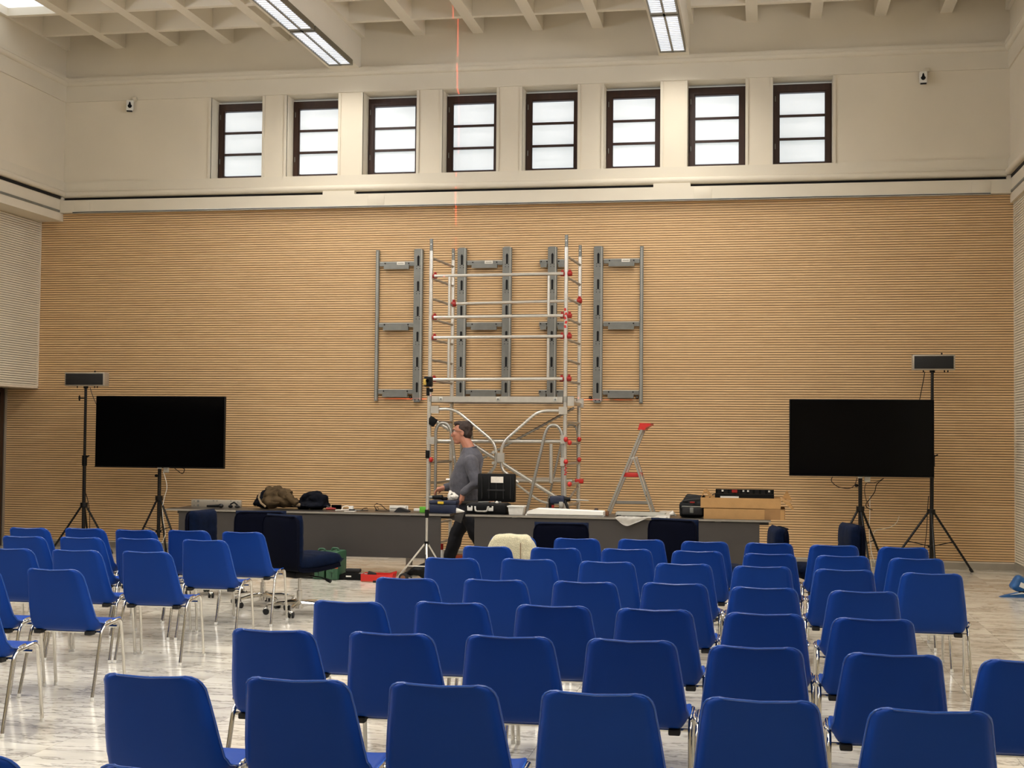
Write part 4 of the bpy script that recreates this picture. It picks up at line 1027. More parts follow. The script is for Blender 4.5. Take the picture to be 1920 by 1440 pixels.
# coats
t = onT('coat', 'olive brown coat heaped on the left table', 'coat', 530, 15.66)
X0 = tp(530, 15.66)
def cl(px, py): p = at(px, py, 15.66); return Vector((p.x-X0, 0, p.z-TZ))
g = MB()
g.tube([cl(500, 940), cl(507, 928), cl(527, 918), cl(530, 925)], [.05, .10, .06, .05], 10)
g.tube([cl(505, 935), cl(525, 930), cl(545, 935)], [.10, .12, .10], 10)
g.tube([cl(525, 919)+Vector((0, -.04, 0)), cl(545, 932)+Vector((0, -.12, 0)), cl(564, 945)+Vector((0, -.14, 0))], [.045, .062, .042], 10); g.tube([cl(520, 917), cl(534, 919)], [.05, .03], 10)
g.ell(cl(525, 940), (.24, .20, .07), 14, 8)
link('fabric', remesh(g, 'fabric', 'olive', .010, 1, .030, 7, 2, True), t)
MB().tube([cl(495, 922)+Vector((0, -.13, 0)), cl(494, 932)+Vector((0, -.16, 0)), cl(499, 942)+Vector((0, -.17, 0)), cl(508, 949)+Vector((0, -.18, 0))], .012, 6).build('hem', 'lining', t)
MB().tube([cl(548, 946)+Vector((0, -.06, .01)), cl(556, 947)+Vector((0, -.10, .015)), cl(567, 948)+Vector((0, -.08, .01))], [.02, .028, .02], 8).build('cuff', 'lining', t)
t = onT('coat', 'dark navy coat lying at the right of the olive coat', 'coat', 585, 15.72)
X0 = tp(585, 15.72)
g = MB(); g.tube([cl(558, 940)+Vector((0, .1, 0)), cl(580, 936), cl(600, 938)], [.06, .09, .10], 10); g.ell(cl(588, 932), (.10, .12, .08), 12, 8); g.ell(cl(603, 942), (.06, .12, .08), 12, 8)
g.ell(cl(585, 948), (.20, .18, .05), 12, 6)
link('fabric', remesh(g, 'fabric', 'dark_coat', .010, 1, .028, 7, 7, True), t)
t = onT('coat', 'dark sleeve of a coat poking out left of the olive coat', 'coat', 486, 15.72)
X0 = tp(486, 15.72)
g = MB(); g.tube([cl(472, 946), cl(482, 938), cl(498, 935)], [.02, .06, .10], 10); g.ell(cl(492, 944), (.09, .10, .06), 10, 6)
link('fabric', remesh(g, 'fabric', 'dark_coat', .010, 1, .02, 9, 1, True), t)
MB().box(cl(535, 951)+Vector((-X0+X0, .0, .012)), (.42, .3, .02), ch=.004).build('flap', 'dark_coat', t)
# small tools
t = onT('pliers', 'dark red pliers among the clutter right of the coats', 'tool', 619, 15.52)
MB().tube([(-.05, 0, .02), (0, .01, .022), (.06, .03, .02)], [.012, .016, .010], 8).build('grip', 'red', t); MB().tube([(-.05, .03, .05), (0, .02, .03)], [.010, .014], 8).build('jaw', 'black_metal', t)
t = onT('phone', 'dark flat phone leaning among the clutter', 'phone', 631, 15.7); MB().box((0, 0, .035), (.12, .02, .05), ch=.004).build('case', 'black', t); MB().bb(-.055, .055, -.013, -.0105, .015, .055).build('glass', 'screen', t, smooth=0)
t = onT('cable_coil', 'small tangle of pale wire right of the coats', 'wire', 650, 15.55); MB().tube(fillet([(-.06, 0, .01), (-.05, .02, .05), (.02, .03, .055), (.05, 0, .02), (-.02, -.03, .01), (-.12, -.05, .006)], .03, 4), .006, 6).build('wire', 'paper', t); MB().box((.05, .02, .03), (.05, .04, .05), ch=.006).build('plug', 'white', t)
t = onT('paper_sheet', 'small white sheet lying flat on the left table edge', 'paper', 657, 15.42); MB().box((0, 0, .004), (.12, .09, .008), ch=.001).build('sheet', 'paper', t); MB().bb(-.05, .05, -.03, .03, .008, .009).build('print', 'alu_dull', t, smooth=0)
t = onT('screwdriver', 'short dark screwdriver lying before the wire', 'tool', 662, 15.5); MB().tube([(-.05, 0, .012), (.02, .01, .012)], .010, 8).build('handle', 'black', t); MB().tube([(.02, .01, .012), (.08, .02, .012)], .004, 6).build('shaft', 'zinc', t)
t = onT('cable_coil', 'dark cable standing in a loop in the middle of the left table', 'cable', 710, 15.6)
MB().tube([(-.02, 0, .006), (-.055, 0, .06), (-.03, .01, .09), (.03, .01, .07), (.09, .0, .02), (.14, -.02, .006), (.05, -.05, .006), (-.02, -.04, .008), (-.03, -.03, .04), (.0, -.03, .045), (.01, -.03, .02), (-.03, -.04, .006)], .0045, 6).build('cord', 'black', t)
MB().tube([(-.20, -.02, .006), (-.18, .0, .03), (-.14, 0, .035), (-.12, -.02, .006), (-.28, -.03, .006)], .0045, 6).build('loose_loop', 'black', t)
t = onT('computer_mouse', 'dark wedge-shaped device with cord on the left table', 'mouse', 754, 15.55)
MB().prism([(-.085, 0), (.09, 0), (.085, .015), (.0, .045), (-.035, .05)], 'y', -.05, .05).build('body', 'rubber', t); MB().bb(-.03, .03, .051, .10, .0, .06).build('paper_behind', 'paper', t, smooth=0)
t = onT('paper_stack', 'white paper pieces behind the dark wedge device', 'paper', 748, 15.80); MB().box((0, 0, .03), (.22, .03, .06), ch=.002).build('stack', 'paper', t); MB().bb(-.1, .1, -.018, -.0155, .02, .03).build('fold', 'alu_dull', t, smooth=0)
t = onT('small_box', 'small lime green box beside the slim tripod', 'box', 794, 15.55); MB().box((0, 0, .032), (.08, .06, .064), ch=.004).build('carton', 'lime', t); MB().box((-.075, .0, .028), (.07, .05, .03), ch=.004).build('white_end', 'white', t)
t = onT('hand_tool', 'small brown and steel tool left of the blue toolbox', 'tool', 805, 15.5); MB().ell((0, 0, .025), (.03, .03, .025), 10, 6).build('knob', 'brown_bit', t); MB().cyl((.02, 0, .03), (.05, 0, .05), .014, 8).build('tip', 'chrome', t)
# navy toolbox with yellow latch
YB_ = 15.55
t = onT('toolbox', 'dark blue toolbox with yellow latch under the drill', 'toolbox', 833, YB_)
W = size(808, 858, YB_)
MB().box((0, 0, .05), (W, .18, .10), ch=.012).build('body', 'blue_box', t)
lid = MB().box((0, 0, .122), (W*1.02, .19, .042), ch=.010).build('lid', 'blue_box', t)
MB().box((-.02, -.097, .118), (.07, .02, .028), ch=.004).build('latch', 'yellow', lid)
t = thing('power_drill', 'cordless drill lying on the blue toolbox', 'drill', (tp(822, YB_), YB_-.02, TZ+.143))
MB().tube([(-.10, 0, .03), (-.06, 0, .032), (.05, 0, .034)], [.012, .022, .030], 10).build('body', 'black', t)
MB().tube([(-.16, 0, .028), (-.10, 0, .03)], [.004, .008], 8).build('bit', 'zinc', t); MB().tube([(-.10, 0, .03), (-.065, 0, .031)], [.018, .021], 10).build('chuck', 'zinc', t)
MB().tube([(.035, 0, .034), (.06, .02, .012)], [.024, .02], 8).build('grip', 'black', t); MB().box((.075, .02, .02), (.06, .05, .035), ch=.008).build('battery', 'black', t)
t = thing('plastic_bag', 'crumpled clear plastic bag on the right end of the toolbox', 'bag', (tp(848, YB_), YB_, TZ+.143))
g = MB(); g.ell((0, 0, .045), (.065, .05, .045), 12, 8); g.ell((-.02, 0, .08), (.03, .03, .03), 10, 6)
link('film', remesh(g, 'film', 'film', .008, 1, .014, 22, 4), t)
MB().tube([(-.03, -.02, .05), (.0, -.03, .075), (.02, -.02, .04)], .012, 6).build('grey_content', 'zinc', t)
t = onT('funnel', 'white plastic nozzle lying right of the toolbox', 'nozzle', 863, 15.5); MB().tube([(-.045, 0, .03), (-.04, 0, .03), (.03, 0, .022), (.05, 0, .02)], [.03, .03, .012, .006], 12).build('cone', 'white', t); MB().cyl((-.05, 0, .03), (-.043, 0, .03), .024, 12).build('rim', 'alu_dull', t)
# open black tool case
YC = 15.62
t = onT('tool_case', 'open black tool case with raised lid on the right table', 'tool case', 916, YC)
W = size(880, 955, YC)
MB().box((0, 0, .055), (W, .34, .11), ch=.014).build('tray', 'black', t)
MB().box((0, 0, .108), (W*.9, .28, .02), ch=.004).build('insert', 'rubber', t)
for dx in (-.16, .08):
    l_ = MB().box((dx-.02, -.178, .062), (.06, .02, .055), ch=.004).build('latch', 'white', t); MB().bb(dx-.035, dx-.005, -.192, -.186, .075, .10).build('latch_gap', 'black', l_, smooth=0)
MB().tube(fillet([(-.12, -.18, .085), (-.11, -.20, .03), (.02, -.20, .03), (.03, -.18, .085)], .02, 3), .011, 8).build('handle', 'alu_dull', t)
lw = size(896, 966, YC+.2)
lx = (tp(931, YC+.18)-tp(916, YC))
ld_ = MB().box((lx, .19, .285), (lw, .09, .33), ch=.018).build('lid', 'black', t)
for k in range(5): MB().bb(lx-lw/2+.05+k*lw*.19, lx-lw/2+.058+k*lw*.19, .135, .146, .16, .42).build('lid_rib', 'rubber', ld_, smooth=0)
MB().bb(lx-.06, lx+.085, .132, .144, .345, .415).build('lid_label', 'paper', ld_, smooth=0)
MB().bb(lx-.10, lx+.10, .130, .145, .25, .27).build('tool_clip', 'rubber', ld_, smooth=0)
for dx, dy in ((-.05, -.05), (.10, -.08), (.0, .02)): MB().tube([(dx-.06, dy, .125), (dx+.06, dy+.02, .13)], .009, 6).build('hand_tool', 'zinc' if dx else 'brown_bit', t)
MB().ell((.115, -.10, .13), (.018, .018, .016), 8, 6).build('bright_cap', 'white', t)
# clear plastic box
t = onT('storage_box', 'clear plastic box with beige content right of the tool case', 'box', 969, 15.52)
W = size(955, 984, 15.52)
MB().prism([(-W*.43, 0), (W*.43, 0), (W*.5, .085), (-W*.5, .085)], 'y', -.07, .07).build('box', 'film', t, smooth=0)
MB().bb(-W*.38, W*.38, -.06, .06, .01, .07).build('content', 'beige_slat', t, smooth=0); MB().bb(-W*.55, W*.55, -.08, .08, .085, .098).build('rim', 'white', t, smooth=0)
# foam slab
t = onT('foam_slab', 'long white foam slab at the front edge of the right table', 'foam', 1061, 15.50)
W = size(988, 1133, 15.50)
m_ = MB(); m_.prism([(-W/2, 0), (W/2, 0), (W/2, .055), (-W/2+.12, .075), (-W/2+.03, .05)], 'y', -.15, .12); m_.build('slab', 'foam', t, smooth=0)
MB().bb(-W/2+.02, W/2, -.16, -.151, .012, .018).build('groove', 'alu_dull', t, smooth=0)
# rotary hammer
t = onT('rotary_hammer', 'dark rotary hammer drill standing behind the foam slab', 'drill', 1050, 15.80)
MB().box((-.03, 0, .16), (.17, .09, .09), Matrix.Rotation(-.04, 3, 'Y'), ch=.02).build('motor_body', 'blue_box', t)
MB().box((-.10, 0, .09), (.06, .07, .18), ch=.015).build('grip', 'black', t); MB().box((-.045, 0, .035), (.13, .08, .07), ch=.015).build('battery', 'black', t)
MB().tube([(.05, 0, .165), (.12, 0, .165)], [.035, .022], 10).build('chuck', 'black', t); MB().tube([(.11, 0, .165), (.33, 0, .158)], .006, 8).build('drill_bit', 'zinc_light', t)
MB().tube([(.06, -.02, .15), (.10, -.05, .06), (.14, -.06, .03)], [.018, .015, .016], 8).build('side_handle', 'black', t)
MB().box((.02, -.03, .10), (.05, .06, .08), ch=.01).build('gear_cover', 'alu_dull', t); MB().bb(-.09, -.06, -.05, -.046, .06, .10).build('logo_patch', 'red', t, smooth=0)
t = onT('wooden_block', 'small brown block between foam slab and ladder', 'block', 1137, 15.60); MB().box((0, 0, .025), (.05, .08, .05), ch=.003).build('block', 'brown_bit', t); MB().box((0.0, -.02, .056), (.03, .04, .012), ch=.003).build('cap', 'cardboard', t)
t = onT('rubber_stopper', 'tiny dark rubber stopper behind the foam slab', 'stopper', 1118, 15.82); MB().ell((0, 0, .05), (.025, .02, .02), 8, 6).build('head', 'dark_door', t); MB().cyl((0, 0, 0), (0, 0, .05), .01, 8).build('stem', 'dark_door', t)
# tray and plastic sheet
t = onT('metal_tray', 'flat grey metal tray resting on the plastic sheet', 'tray', 1202, 15.50)
W = size(1155, 1248, 15.5)
MB().bb(-W/2, W/2, -.10, .10, .018, .026).bb(-W/2, W/2, -.10, -.094, .026, .05).bb(-W/2, W/2, .094, .10, .026, .05).bb(-W/2, -W/2+.006, -.1, .1, .026, .05).bb(W/2-.006, W/2, -.1, .1, .026, .05).build('pan', 'zinc_light', t, smooth=0)
MB().box((-W/2+.04, -.105, .012), (.05, .03, .02), ch=.004).build('foot', 'black', t)
t = onT('plastic_sheet', 'crumpled white plastic sheet hanging over the table front edge', 'sheet', 1205, 15.45)
X0 = tp(1205, 15.45)
def pcs(px, py, Y): p = at(px, py, Y); return (p.x-X0, Y-15.45, p.z-TZ)
bm = bmesh.new(); N1, N2 = 26, 16; gg = []
for i in range(N1+1):
    u = i/N1; col = []
    top0 = 1158+u*100
    drop = max(0, .17*math.sin(min(1, u*3.2)*PI/2)*(1-u*1.75)) if u < .57 else 0
    for k in range(N2+1):
        v = k/N2
        X = tp(top0, 15.45)-X0
        if v < .7: y = .30-(v/.7)*.485; z = .006+.018*abs(mnoise.noise(Vector((u*9, v*7, 1))))+(.05*(u > .75)*(1-v))
        else: y = -.187-.012*mnoise.noise(Vector((u*8, v*8, 2))); z = .004-(v-.7)/.3*drop*1.0
        col.append(bm.verts.new((X+.03*mnoise.noise(Vector((u*5, v*5, 5))), y, z)))
    gg.append(col)
for i in range(N1):
    for k in range(N2): bm.faces.new((gg[i][k], gg[i+1][k], gg[i+1][k+1], gg[i][k+1]))
bmesh.ops.solidify(bm, geom=list(bm.faces), thickness=.002)
me = bpy.data.meshes.new('film'); bm.to_mesh(me); bm.free(); me.materials.append(M['film']); me.polygons.foreach_set('use_smooth', [True]*len(me.polygons)); link('film', me, t)
MB().tube([(.28, .05, .02), (.33, .04, .05), (.36, .08, .02)], [.01, .03, .01], 8).build('crumple', 'film', t)
# black tool bag
t = onT('tool_bag', 'black zipped tool bag left of the cardboard boxes', 'bag', 1298, 15.60)
W = size(1274, 1322, 15.6)
g = MB(); g.box((0, 0, .09), (W, .22, .17), ch=.03); g.loft([[(-W*.46, -.1, .15), (W*.5, -.1, .15), (W*.5, .1, .15), (-W*.46, .1, .15)], [(-W*.2, -.05, .255), (W*.48, -.05, .245), (W*.48, .06, .245), (-W*.2, .06, .255)]])
link('body', remesh(g, 'body', 'black', .011, 3, .008, 10, 3), t)
MB().box((0.01, -.118, .125), (W*.85, .02, .014), ch=.004).build('zip_flap', 'zinc', t); pk = MB().box((.01, -.122, .075), (W*.8, .02, .08), ch=.01).build('front_pocket', 'rubber', t); MB().box((.0, -.135, .085), (.04, .01, .06), ch=.004).build('buckle', 'zinc', pk)
MB().tube([(-.10, -.09, .18), (.0, -.12, .20), (.10, -.10, .205)], .012, 6).build('strap', 'rubber', t); MB().bb(-.02, .03, -.115, -.10, .165, .18).build('red_tag', 'red', t, smooth=0)
# cardboard boxes
def carton(t, W, d, h, z0=0, th=.006):
    for nm, a in (('front_wall', (-W/2, W/2, -d/2, -d/2+th, z0, z0+h)), ('rear_wall', (-W/2, W/2, d/2-th, d/2, z0, z0+h)), ('side_wall', (-W/2, -W/2+th, -d/2+th, d/2-th, z0, z0+h)), ('side_wall', (W/2-th, W/2, -d/2+th, d/2-th, z0, z0+h)), ('bottom', (-W/2+th, W/2-th, -d/2+th, d/2-th, z0, z0+th))):
        MB().bb(*a).build(nm, 'cardboard', t, smooth=0)
YX = 15.66
t = onT('cardboard_box', 'long closed brown cardboard box, lower of the two on the table', 'box', 1396, YX)
W1 = size(1320, 1470, YX); carton(t, W1, .52, .118); MB().bb(-W1/2, W1/2, -.26, .26, .112, .118).build('lid', 'cardboard', t, smooth=0)
MB().bb(W1/2-.22, W1/2-.05, -.2625, -.2605, .0, .118).build('tape', 'tape', t, smooth=0); MB().box((W1/2-.006, -.262, .06), (.008, .004, .115)).build('corner_fold', 'tape', t, smooth=0)
t = thing('cardboard_box', 'long open brown cardboard box of parts, upper of the two on the table', 'box', (tp(1389, YX), YX, TZ+.119))
W2 = size(1315, 1463, YX); carton(t, W2, .50, .112)
f_ = MB(); f_.prism([(W2/2, .10), (W2/2+.10, .07), (W2/2+.14, -.0), (W2/2+.13, -.01)], 'y', -.25, .25); f_.build('right_flap', 'cardboard', t, smooth=0)
MB().prism([(W2/2+.02, .10), (W2/2+.075, .19), (W2/2+.13, .07)], 'y', .22, .228).build('end_flap', 'cardboard', t, smooth=0)
f_ = MB(); f_.prism([(-W2/2, .105), (-W2/2+.03, .19), (-W2/2+.06, .20), (-W2/2+.13, .12), (-W2/2+.10, .115), (-W2/2+.05, .17)], 'y', -.15, -.05); f_.build('left_flap', 'cardboard', t, smooth=0)
pt = thing('parts_rail', 'black perforated mounting parts with silver fittings inside the open box', 'parts', (tp(1396, YX), YX, TZ+.128))
WR = size(1352, 1462, YX)
rb_ = MB().bb(-WR/2, WR/2, -.16, -.12, .10, .145).bb(-WR/2, WR/2, .08, .16, .13, .185).bb(-WR/2, WR/2, -.12, .08, .0, .11).build('rail_bed', 'black', pt, smooth=0)
random.seed(11)
for k in range(9): MB().bb(-WR/2+.02+k*WR*.107, -WR/2+.065+k*WR*.107, .068, .082, .135, .178).build('black_block', 'black_metal', rb_, smooth=0)
for k in range(12):
    x_ = -WR/2+.06+k*WR*.078; MB().box((x_, -.03+random.uniform(-.05, .05), .118), (.05, .03, .022), Matrix.Rotation(random.uniform(-1, 1), 3, 'Z'), ch=.004).build('fitting', 'chrome' if k % 2 else 'zinc_light', pt)
for k in (.12, .48, .56, .92): MB().cyl((-WR/2+k*WR, .07, .16), (-WR/2+k*WR, .07, .178), .011, 8).build('bright_screw', 'white', pt)
MB().bb(-WR/2+.06, -WR/2+.26, -.19, -.17, .10, .118).build('white_strip', 'white', pt, smooth=0); MB().bb(-WR/2+.18, -WR/2+.24, .06, .075, .15, .18).build('red_part', 'red', pt, smooth=0)
cable('loose black wire inside the left end of the open box', [Vector((tp(1330, YX)+a, YX+b, TZ+.119+c)) for a, b, c in ((0, 0, .10), (.04, .02, .135), (.10, -.02, .14), (.16, .0, .125), (.12, .05, .10))], .006, 'black')

# ------------------------------------------------------------------ things on the floor
def onF(name, label, cat, px, Y, rz=0, group=None): return thing(name, label, cat, (at(px, 1060, Y).x, Y, 0), rz, group)
for i, (px, Y, lab) in enumerate(((598, 14.90, 'green plastic case standing left of its twin under the table'), (623, 14.86, 'green plastic case with orange sticker standing beside the black tools'))):
    t = onF('plastic_case', lab, 'case', px, Y, 0, 'green cases on the floor')
    hh = .30 if i == 0 else .315
    MB().box((0, .15, hh/2), (.14, .34, hh), ch=.02).build('shell', 'green', t); MB().bb(-.004, .004, -.023, -.0, .03, hh-.03).build('seam', 'green_cloth', t, smooth=0)
    MB().tube(fillet([(-.04, .1, hh-.01), (-.035, .1, hh+.03), (.035, .1, hh+.03), (.04, .1, hh-.01)], .02, 3), .012, 8).build('handle', 'green', t)
    for dz in (.10, .20): MB().box((0, -.022, dz), (.05, .012, .03), ch=.004).build('latch', 'green', t)
    if i: MB().bb(.03, .072, -.0245, -.0205, .13, .19).build('sticker', 'orange', t, smooth=0)
t = onF('tool_bag', 'low black bag on the floor behind the swivel chair', 'bag', 566, 14.95)
g = MB(); g.box((0, 0.1, .08), (.30, .25, .16), ch=.04); link('body', remesh(g, 'body', 'black', .014, 3, .012, 8, 5), t); MB().tube([(-.1, -.02, .14), (0, -.04, .19), (.1, -.02, .14)], .01, 6).build('strap', 'rubber', t)
t = onF('power_tool', 'black power tool lying between green case and red tray', 'tool', 658, 14.95)
MB().prism([(-.16, 0), (.16, 0), (.17, .06), (.06, .085), (-.05, .085), (-.13, .05)], 'y', -.05, .06).build('body', 'black', t); MB().box((.03, 0, .105), (.17, .07, .04), ch=.01).build('battery', 'rubber', t); MB().bb(-.04, .02, -.053, -.0505, .035, .05).build('label', 'white', t, smooth=0)
MB().tube([(.08, -.03, .06), (.12, -.03, .075), (.20, -.03, .07)], .008, 6).build('lever', 'zinc', t)
t = onF('tool_tray', 'red open tool tray on the floor near the slim tripod', 'tray', 710, 14.90)
MB().prism([(-.18, 0), (.17, 0), (.19, .10), (.11, .075), (-.10, .075), (-.18, .08)], 'y', -.08, -.07).build('front_wall', 'red2', t, smooth=0); MB().prism([(-.18, 0), (.17, 0), (.19, .11), (.11, .085), (-.10, .085), (-.18, .085)], 'y', .07, .08).build('rear_wall', 'red2', t, smooth=0)
MB().bb(-.18, .17, -.07, .07, 0, .012).build('base', 'red2', t, smooth=0); MB().bb(-.18, -.17, -.07, .07, .0, .08).build('end_wall', 'red2', t, smooth=0); MB().bb(.165, .175, -.07, .07, .0, .09).build('end_wall', 'red2', t, smooth=0)
MB().box((-.07, -.02, .075), (.09, .05, .05), Matrix.Rotation(.3, 3, 'Y'), ch=.008).build('bit_holder', 'rubber', t)
t = onF('screwdriver', 'dark screwdriver lying on the floor before the red tray', 'tool', 695, 14.72); MB().tube([(-.10, 0, .008), (.03, .0, .008)], .005, 6).build('shaft', 'brown_bit', t); MB().tube([(.03, 0, .012), (.08, 0, .012)], .012, 8).build('handle', 'black', t)
t = onF('cloth_bag', 'black crumpled bag behind the slim tripod foot', 'bag', 790, 15.2)
g = MB(); g.tube([(-.20, 0, .05), (-.05, 0, .09), (.12, .05, .12)], [.02, .06, .10], 10); g.ell((.10, .05, .06), (.16, .10, .06), 12, 6); link('body', remesh(g, 'body', 'black', .013, 2, .015, 10, 2), t); MB().tube([(-.24, -.02, .01), (-.18, -.03, .06), (-.10, -.03, .02)], .010, 6).build('strap', 'rubber', t)
t = onF('tape_roll', 'dark roll of tape at the slim tripod foot', 'tape', 757, 14.85); MB().cyl((0, -.03, .05), (0, .03, .05), .05, 18).build('roll', 'rubber', t); MB().cyl((0, -.032, .05), (0, .032, .05), .028, 14).build('core', 'brown_bit', t)
t = onF('clay_pot', 'orange dish on the floor by the wall behind the worker', 'dish', 857, 17.6); MB().tube([(0, 0, 0), (0, 0, .06), (0, 0, .075)], [.10, .13, .13], 16).build('bowl', 'orange', t); MB().cyl((0, 0, .07), (0, 0, .082), .10, 14).build('soil', 'brown_bit', t)
t = onF('spray_bottle', 'pale bottle with red cap on the floor by the left table end', 'bottle', 828, 16.6); MB().tube([(0, 0, 0), (0, 0, .18), (0, 0, .22)], [.035, .035, .015], 12).build('bottle', 'white', t); MB().cyl((0, 0, .22), (0, 0, .29), .02, 10).build('cap', 'red', t)
# packaging at the right edge
pr = on(1908, 1118, 0)
t = thing('plastic_pack', 'blue and white plastic package cut by the right photo edge', 'package', (pr.x, pr.y, 0), 0)
g = MB(); g.box((.08, .05, .09), (.26, .20, .16), Matrix.Rotation(.5, 3, 'Y'), ch=.03); link('wrap', remesh(g, 'wrap', 'blue_pack', .012, 2, .012, 9, 4), t)
MB().box((.06, -.062, .11), (.10, .006, .05), Matrix.Rotation(.4, 3, 'Y')).build('white_print', 'white', t, smooth=0); MB().box((.10, -.07, .045), (.2, .01, .03), ch=.003).build('dark_band', 'black', t)
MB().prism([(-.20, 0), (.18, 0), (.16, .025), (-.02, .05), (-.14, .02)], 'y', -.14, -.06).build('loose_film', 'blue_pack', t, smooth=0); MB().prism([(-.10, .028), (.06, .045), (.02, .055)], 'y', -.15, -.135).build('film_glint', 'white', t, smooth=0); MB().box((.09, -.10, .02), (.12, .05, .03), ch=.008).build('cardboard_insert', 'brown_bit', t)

# ------------------------------------------------------------------ the worker
PY = 16.27
px0 = at(868, 1000, PY).x
PR = thing('person', 'man in grey sweatshirt and black work trousers walking left behind the tables', 'person', (px0, PY, 0))
PO = Vector((px0, PY, 0))
def pp(px, py, dy=0.0): return at(px, py, PY)+Vector((0, dy, 0))-PO
def limb(mb, pts, rs, n=12):
    mb.tube(pts, rs, n)
    for p, r in zip(pts, rs): mb.ell(p, (r, r, r), n, 8)
# skin: head, neck, forearms, hands, legs as one body
bd = MB()
hc = pp(866, 811)                                   # head centre
bd.ell(hc+Vector((.012, 0, .035)), (.105, .078, .10), 18, 12)       # skull
bd.ell(hc+Vector((-.035, 0, -.03)), (.072, .064, .10), 16, 10)      # face
bd.ell(hc+Vector((-.055, 0, -.108)), (.042, .042, .035), 12, 8)     # chin
bd.tube([hc+Vector((-.095, 0, .02)), hc+Vector((-.118, 0, -.025)), hc+Vector((-.122, 0, -.04)), hc+Vector((-.10, 0, -.05))], [.010, .015, .017, .012], 8)   # nose
bd.ell(hc+Vector((-.085, 0, .04)), (.03, .055, .014), 10, 6)        # brow
bd.ell(hc+Vector((-.098, 0, -.072)), (.016, .028, .010), 10, 6); bd.ell(hc+Vector((-.094, 0, -.085)), (.016, .026, .010), 10, 6)   # lips
for s_ in (-1, 1):
    bd.ell(hc+Vector((.022, s_*.078, -.01)), (.022, .012, .034), 10, 8); bd.ell(hc+Vector((-.075, s_*.045, -.02)), (.03, .022, .028), 8, 6)
nk = pp(879, 838)
limb(bd, [hc+Vector((.022, 0, -.06)), nk+Vector((0, 0, .0)), nk+Vector((.01, 0, -.07))], [.064, .068, .085])
sh = pp(886, 862)
# arms (person's left arm is nearest the camera)
LS, LE, LW = sh+Vector((.02, -.185, -.02)), pp(900, 905, -.25), pp(877, 924, -.27)
RS, RE, RW = sh+Vector((-.02, .185, -.02)), pp(868, 906, .22), pp(829, 915, .10)
limb(bd, [LS, LE, LW], [.055, .045, .031]); limb(bd, [RS, RE, RW], [.055, .045, .031])
# torso core and legs
hip = pp(880, 948)
bd.loft([[(c.x+math.cos(a)*rx, c.y+math.sin(a)*ry, c.z) for a in [2*PI*i/16 for i in range(16)]] for c, rx, ry in ((hip+Vector((0, 0, -.05)), .11, .15), (hip+Vector((-.0, 0, .10)), .13, .165), (pp(876, 905), .145, .17), (pp(880, 880), .13, .18), (sh+Vector((-.005, 0, .01)), .09, .16), (nk+Vector((.01, 0, -.05)), .05, .07))])
FH, FK, FA = hip+Vector((-.01, .08, -.05)), pp(853, 1003, .08), pp(838, 1058, .08)
BH, BK, BA = hip+Vector((.01, -.08, -.05)), pp(894, 1000, -.08), pp(922, 1050, -.08)
FA.z = .09; BA.z = .14
limb(bd, [FH, FK, FA], [.085, .058, .042]); limb(bd, [BH, BK, BA], [.085, .058, .042])
def hand(mb, w, d, palm_n, curl, spread=.019, L=.085, thumb=1):
    "palm plus five fingers; d: pointing direction, palm_n: palm side"
    d = Vector(d).normalized(); n = Vector(palm_n).normalized(); s = d.cross(n).normalized(); n = s.cross(d)
    mb.tube([w, w+d*.03, w+d*.085], [.028, .032, .030], 12)
    for k in (-1.5, -.5, .5, 1.5): mb.tube([w+d*.02+s*k*.012, w+d*.088+s*k*spread], [.016, .014], 8)
    for i, k in enumerate((-1.5, -.5, .5, 1.5)):
        l = L*(.78, .95, 1.0, .88)[i]; b = w+d*.085+s*k*spread
        p1 = b+(d*math.cos(curl*.5)+n*math.sin(curl*.5))*l*.45; p2 = p1+(d*math.cos(curl*1.2)+n*math.sin(curl*1.2))*l*.32; p3 = p2+(d*math.cos(curl*1.8)+n*math.sin(curl*1.8))*l*.25
        mb.tube([b, p1, p2, p3], [.0095, .009, .008, .0065], 8); mb.ell(p3, (.0065,)*3, 8, 6)
    b = w+d*.03+s*thumb*.028; p1 = b+(d*.6+s*thumb*.7+n*.3).normalized()*.045; p2 = p1+(d*.9+s*thumb*.1+n*.5).normalized()*.035
    mb.tube([b, p1, p2], [.014, .011, .008], 8); mb.ell(p2, (.008,)*3, 8, 6)
hand(bd, LW, (-.20, -.05, -1), (-1, .1, .1), .55, thumb=1)
hand(bd, RW, (-1, -.25, -.35), (0, -.3, -1), .9, thumb=-1)
link('body', remesh(bd, 'body', 'skin', .0065, 2), PR)
# hair
hr = MB(); hr.ell(hc+Vector((.035, 0, .058)), (.098, .086, .088), 18, 12); hr.ell(hc+Vector((.062, 0, -.005)), (.066, .080, .085), 16, 10); hr.ell(hc+Vector((-.035, 0, .105)), (.07, .068, .035), 14, 8)
link('hair', remesh(hr, 'hair', 'hair', .008, 1, .008, 28, 2), PR)
for s_ in (-1, 1): MB().ell(hc+Vector((-.085, s_*.034, .015)), (.012, .012, .010), 8, 6).build('eye', 'white', PR)
gl = MB()
for s_ in (-1, 1):
    gl.tube([hc+Vector((-.112+.004*math.cos(a), s_*.033+.026*math.cos(a), .012+.020*math.sin(a))) for a in [2*PI*i/14 for i in range(15)]], .0022, 6)
    gl.tube([hc+Vector((-.105, s_*.060, .018)), hc+Vector((-.03, s_*.082, .018)), hc+Vector((.03, s_*.088, .008))], .0024, 6)
gl.tube([hc+Vector((-.118, -.008, .016)), hc+Vector((-.118, .008, .016))], .002, 6)
gl.build('glasses', 'black_metal', PR, smooth=60)
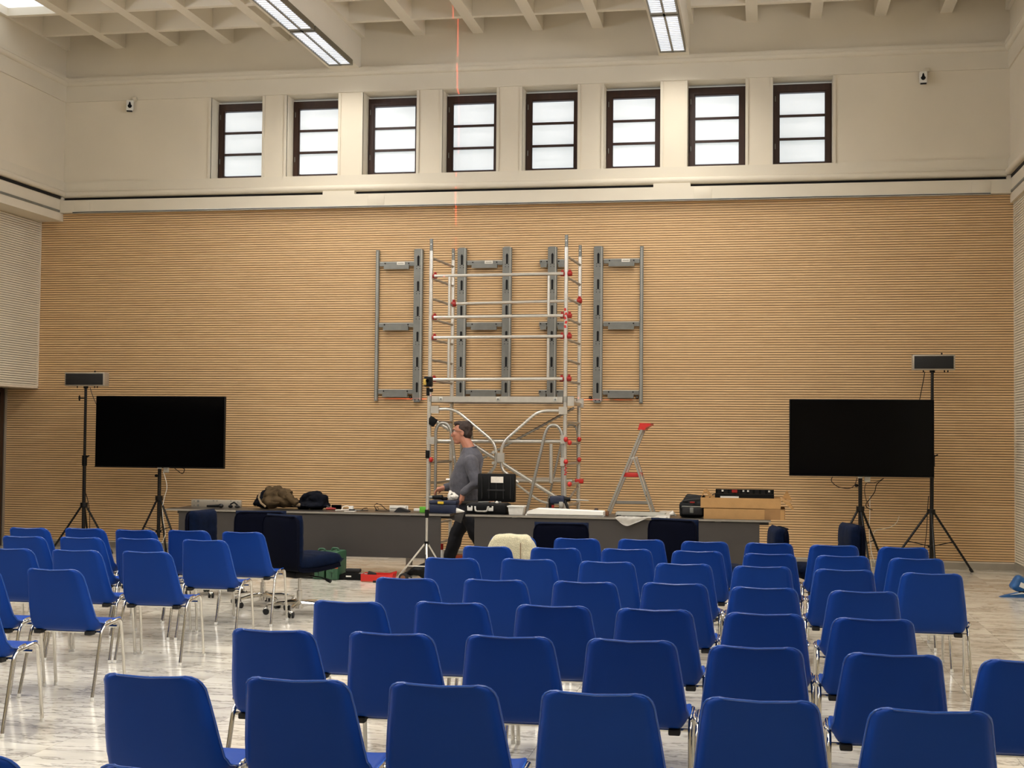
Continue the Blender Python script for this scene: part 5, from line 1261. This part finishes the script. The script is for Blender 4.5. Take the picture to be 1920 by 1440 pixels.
# sweatshirt
sw = MB()
def tor(c, rx, ry): return [(c.x+math.cos(a)*rx, c.y+math.sin(a)*ry, c.z) for a in [2*PI*i/20 for i in range(20)]]
sw.loft([tor(pp(877, 938), .160, .19), tor(pp(873, 925), .178, .20), tor(pp(872, 908), .188, .205), tor(pp(874, 890), .178, .205), tor(pp(878, 874), .165, .21), tor(pp(882, 862), .15, .205), tor(pp(884, 851), .125, .165), tor(pp(882, 844), .10, .12), tor(pp(880, 839), .082, .09)])
limb(sw, [LS, LE, LW+(LE-LW)*.12], [.085, .072, .050]); limb(sw, [RS, RE, RW+(RE-RW)*.12], [.085, .070, .050])
link('sweatshirt', remesh(sw, 'sweatshirt', 'sweater', .010, 4, .010, 9, 1), PR)
MB().tube([nk+Vector((.010+math.cos(a)*.078, math.sin(a)*.080, -.022+.026*math.cos(a))) for a in [2*PI*i/20 for i in range(21)]], .010, 8).build('collar', 'sweater', PR)
q = pp(860, 855, -.165); MB().box(q+Vector((-.02, -.0, -.01)), (.012, .008, .02), ch=.002).build('chest_logo', 'white', PR)
# trousers
tw = MB()
tw.loft([tor(pp(877, 934), .145, .175), tor(pp(878, 946), .140, .178), tor(pp(879, 962), .135, .175)])
limb(tw, [FH, FH+(FK-FH)*.5, FK, FK+(FA-FK)*.5, FA], [.115, .105, .085, .078, .072]); limb(tw, [BH, BH+(BK-BH)*.5, BK, BK+(BA-BK)*.5, BA], [.115, .105, .085, .078, .072])
link('trousers', remesh(tw, 'trousers', 'trousers', .011, 3, .012, 8, 3), PR)
# tool pouch flaps at the hips
MB().prism([tuple(v) for v in ((-.20, .0), (.02, -.09), (.06, .03), (-.02, .07), (-.12, .06))], 'y', -.205, -.185).build('tool_pouch', 'apron', PR).location = pp(868, 965)
MB().tube([pp(877, 940)+Vector((math.cos(a)*.158, math.sin(a)*.19, 0)) for a in [2*PI*i/20 for i in range(21)]], .018, 8).build('belt', 'apron', PR)
for c, rz in ((FA, 0), (BA, .5)):
    s_ = MB(); s_.ell(Vector((c.x-.05, c.y, .045)), (.14, .05, .045), 14, 8); s_.ell(Vector((c.x+.03, c.y, .07)), (.06, .048, .065), 12, 8)
    o = link('shoe', remesh(s_, 'shoe', 'shoe', .009, 2), PR)
    if rz: o.location = (0, 0, .05)
    MB().box((c.x-.05, c.y, .012 + (.05 if rz else 0)), (.27, .09, .022), ch=.008).build('sole', 'rubber', o if False else PR)
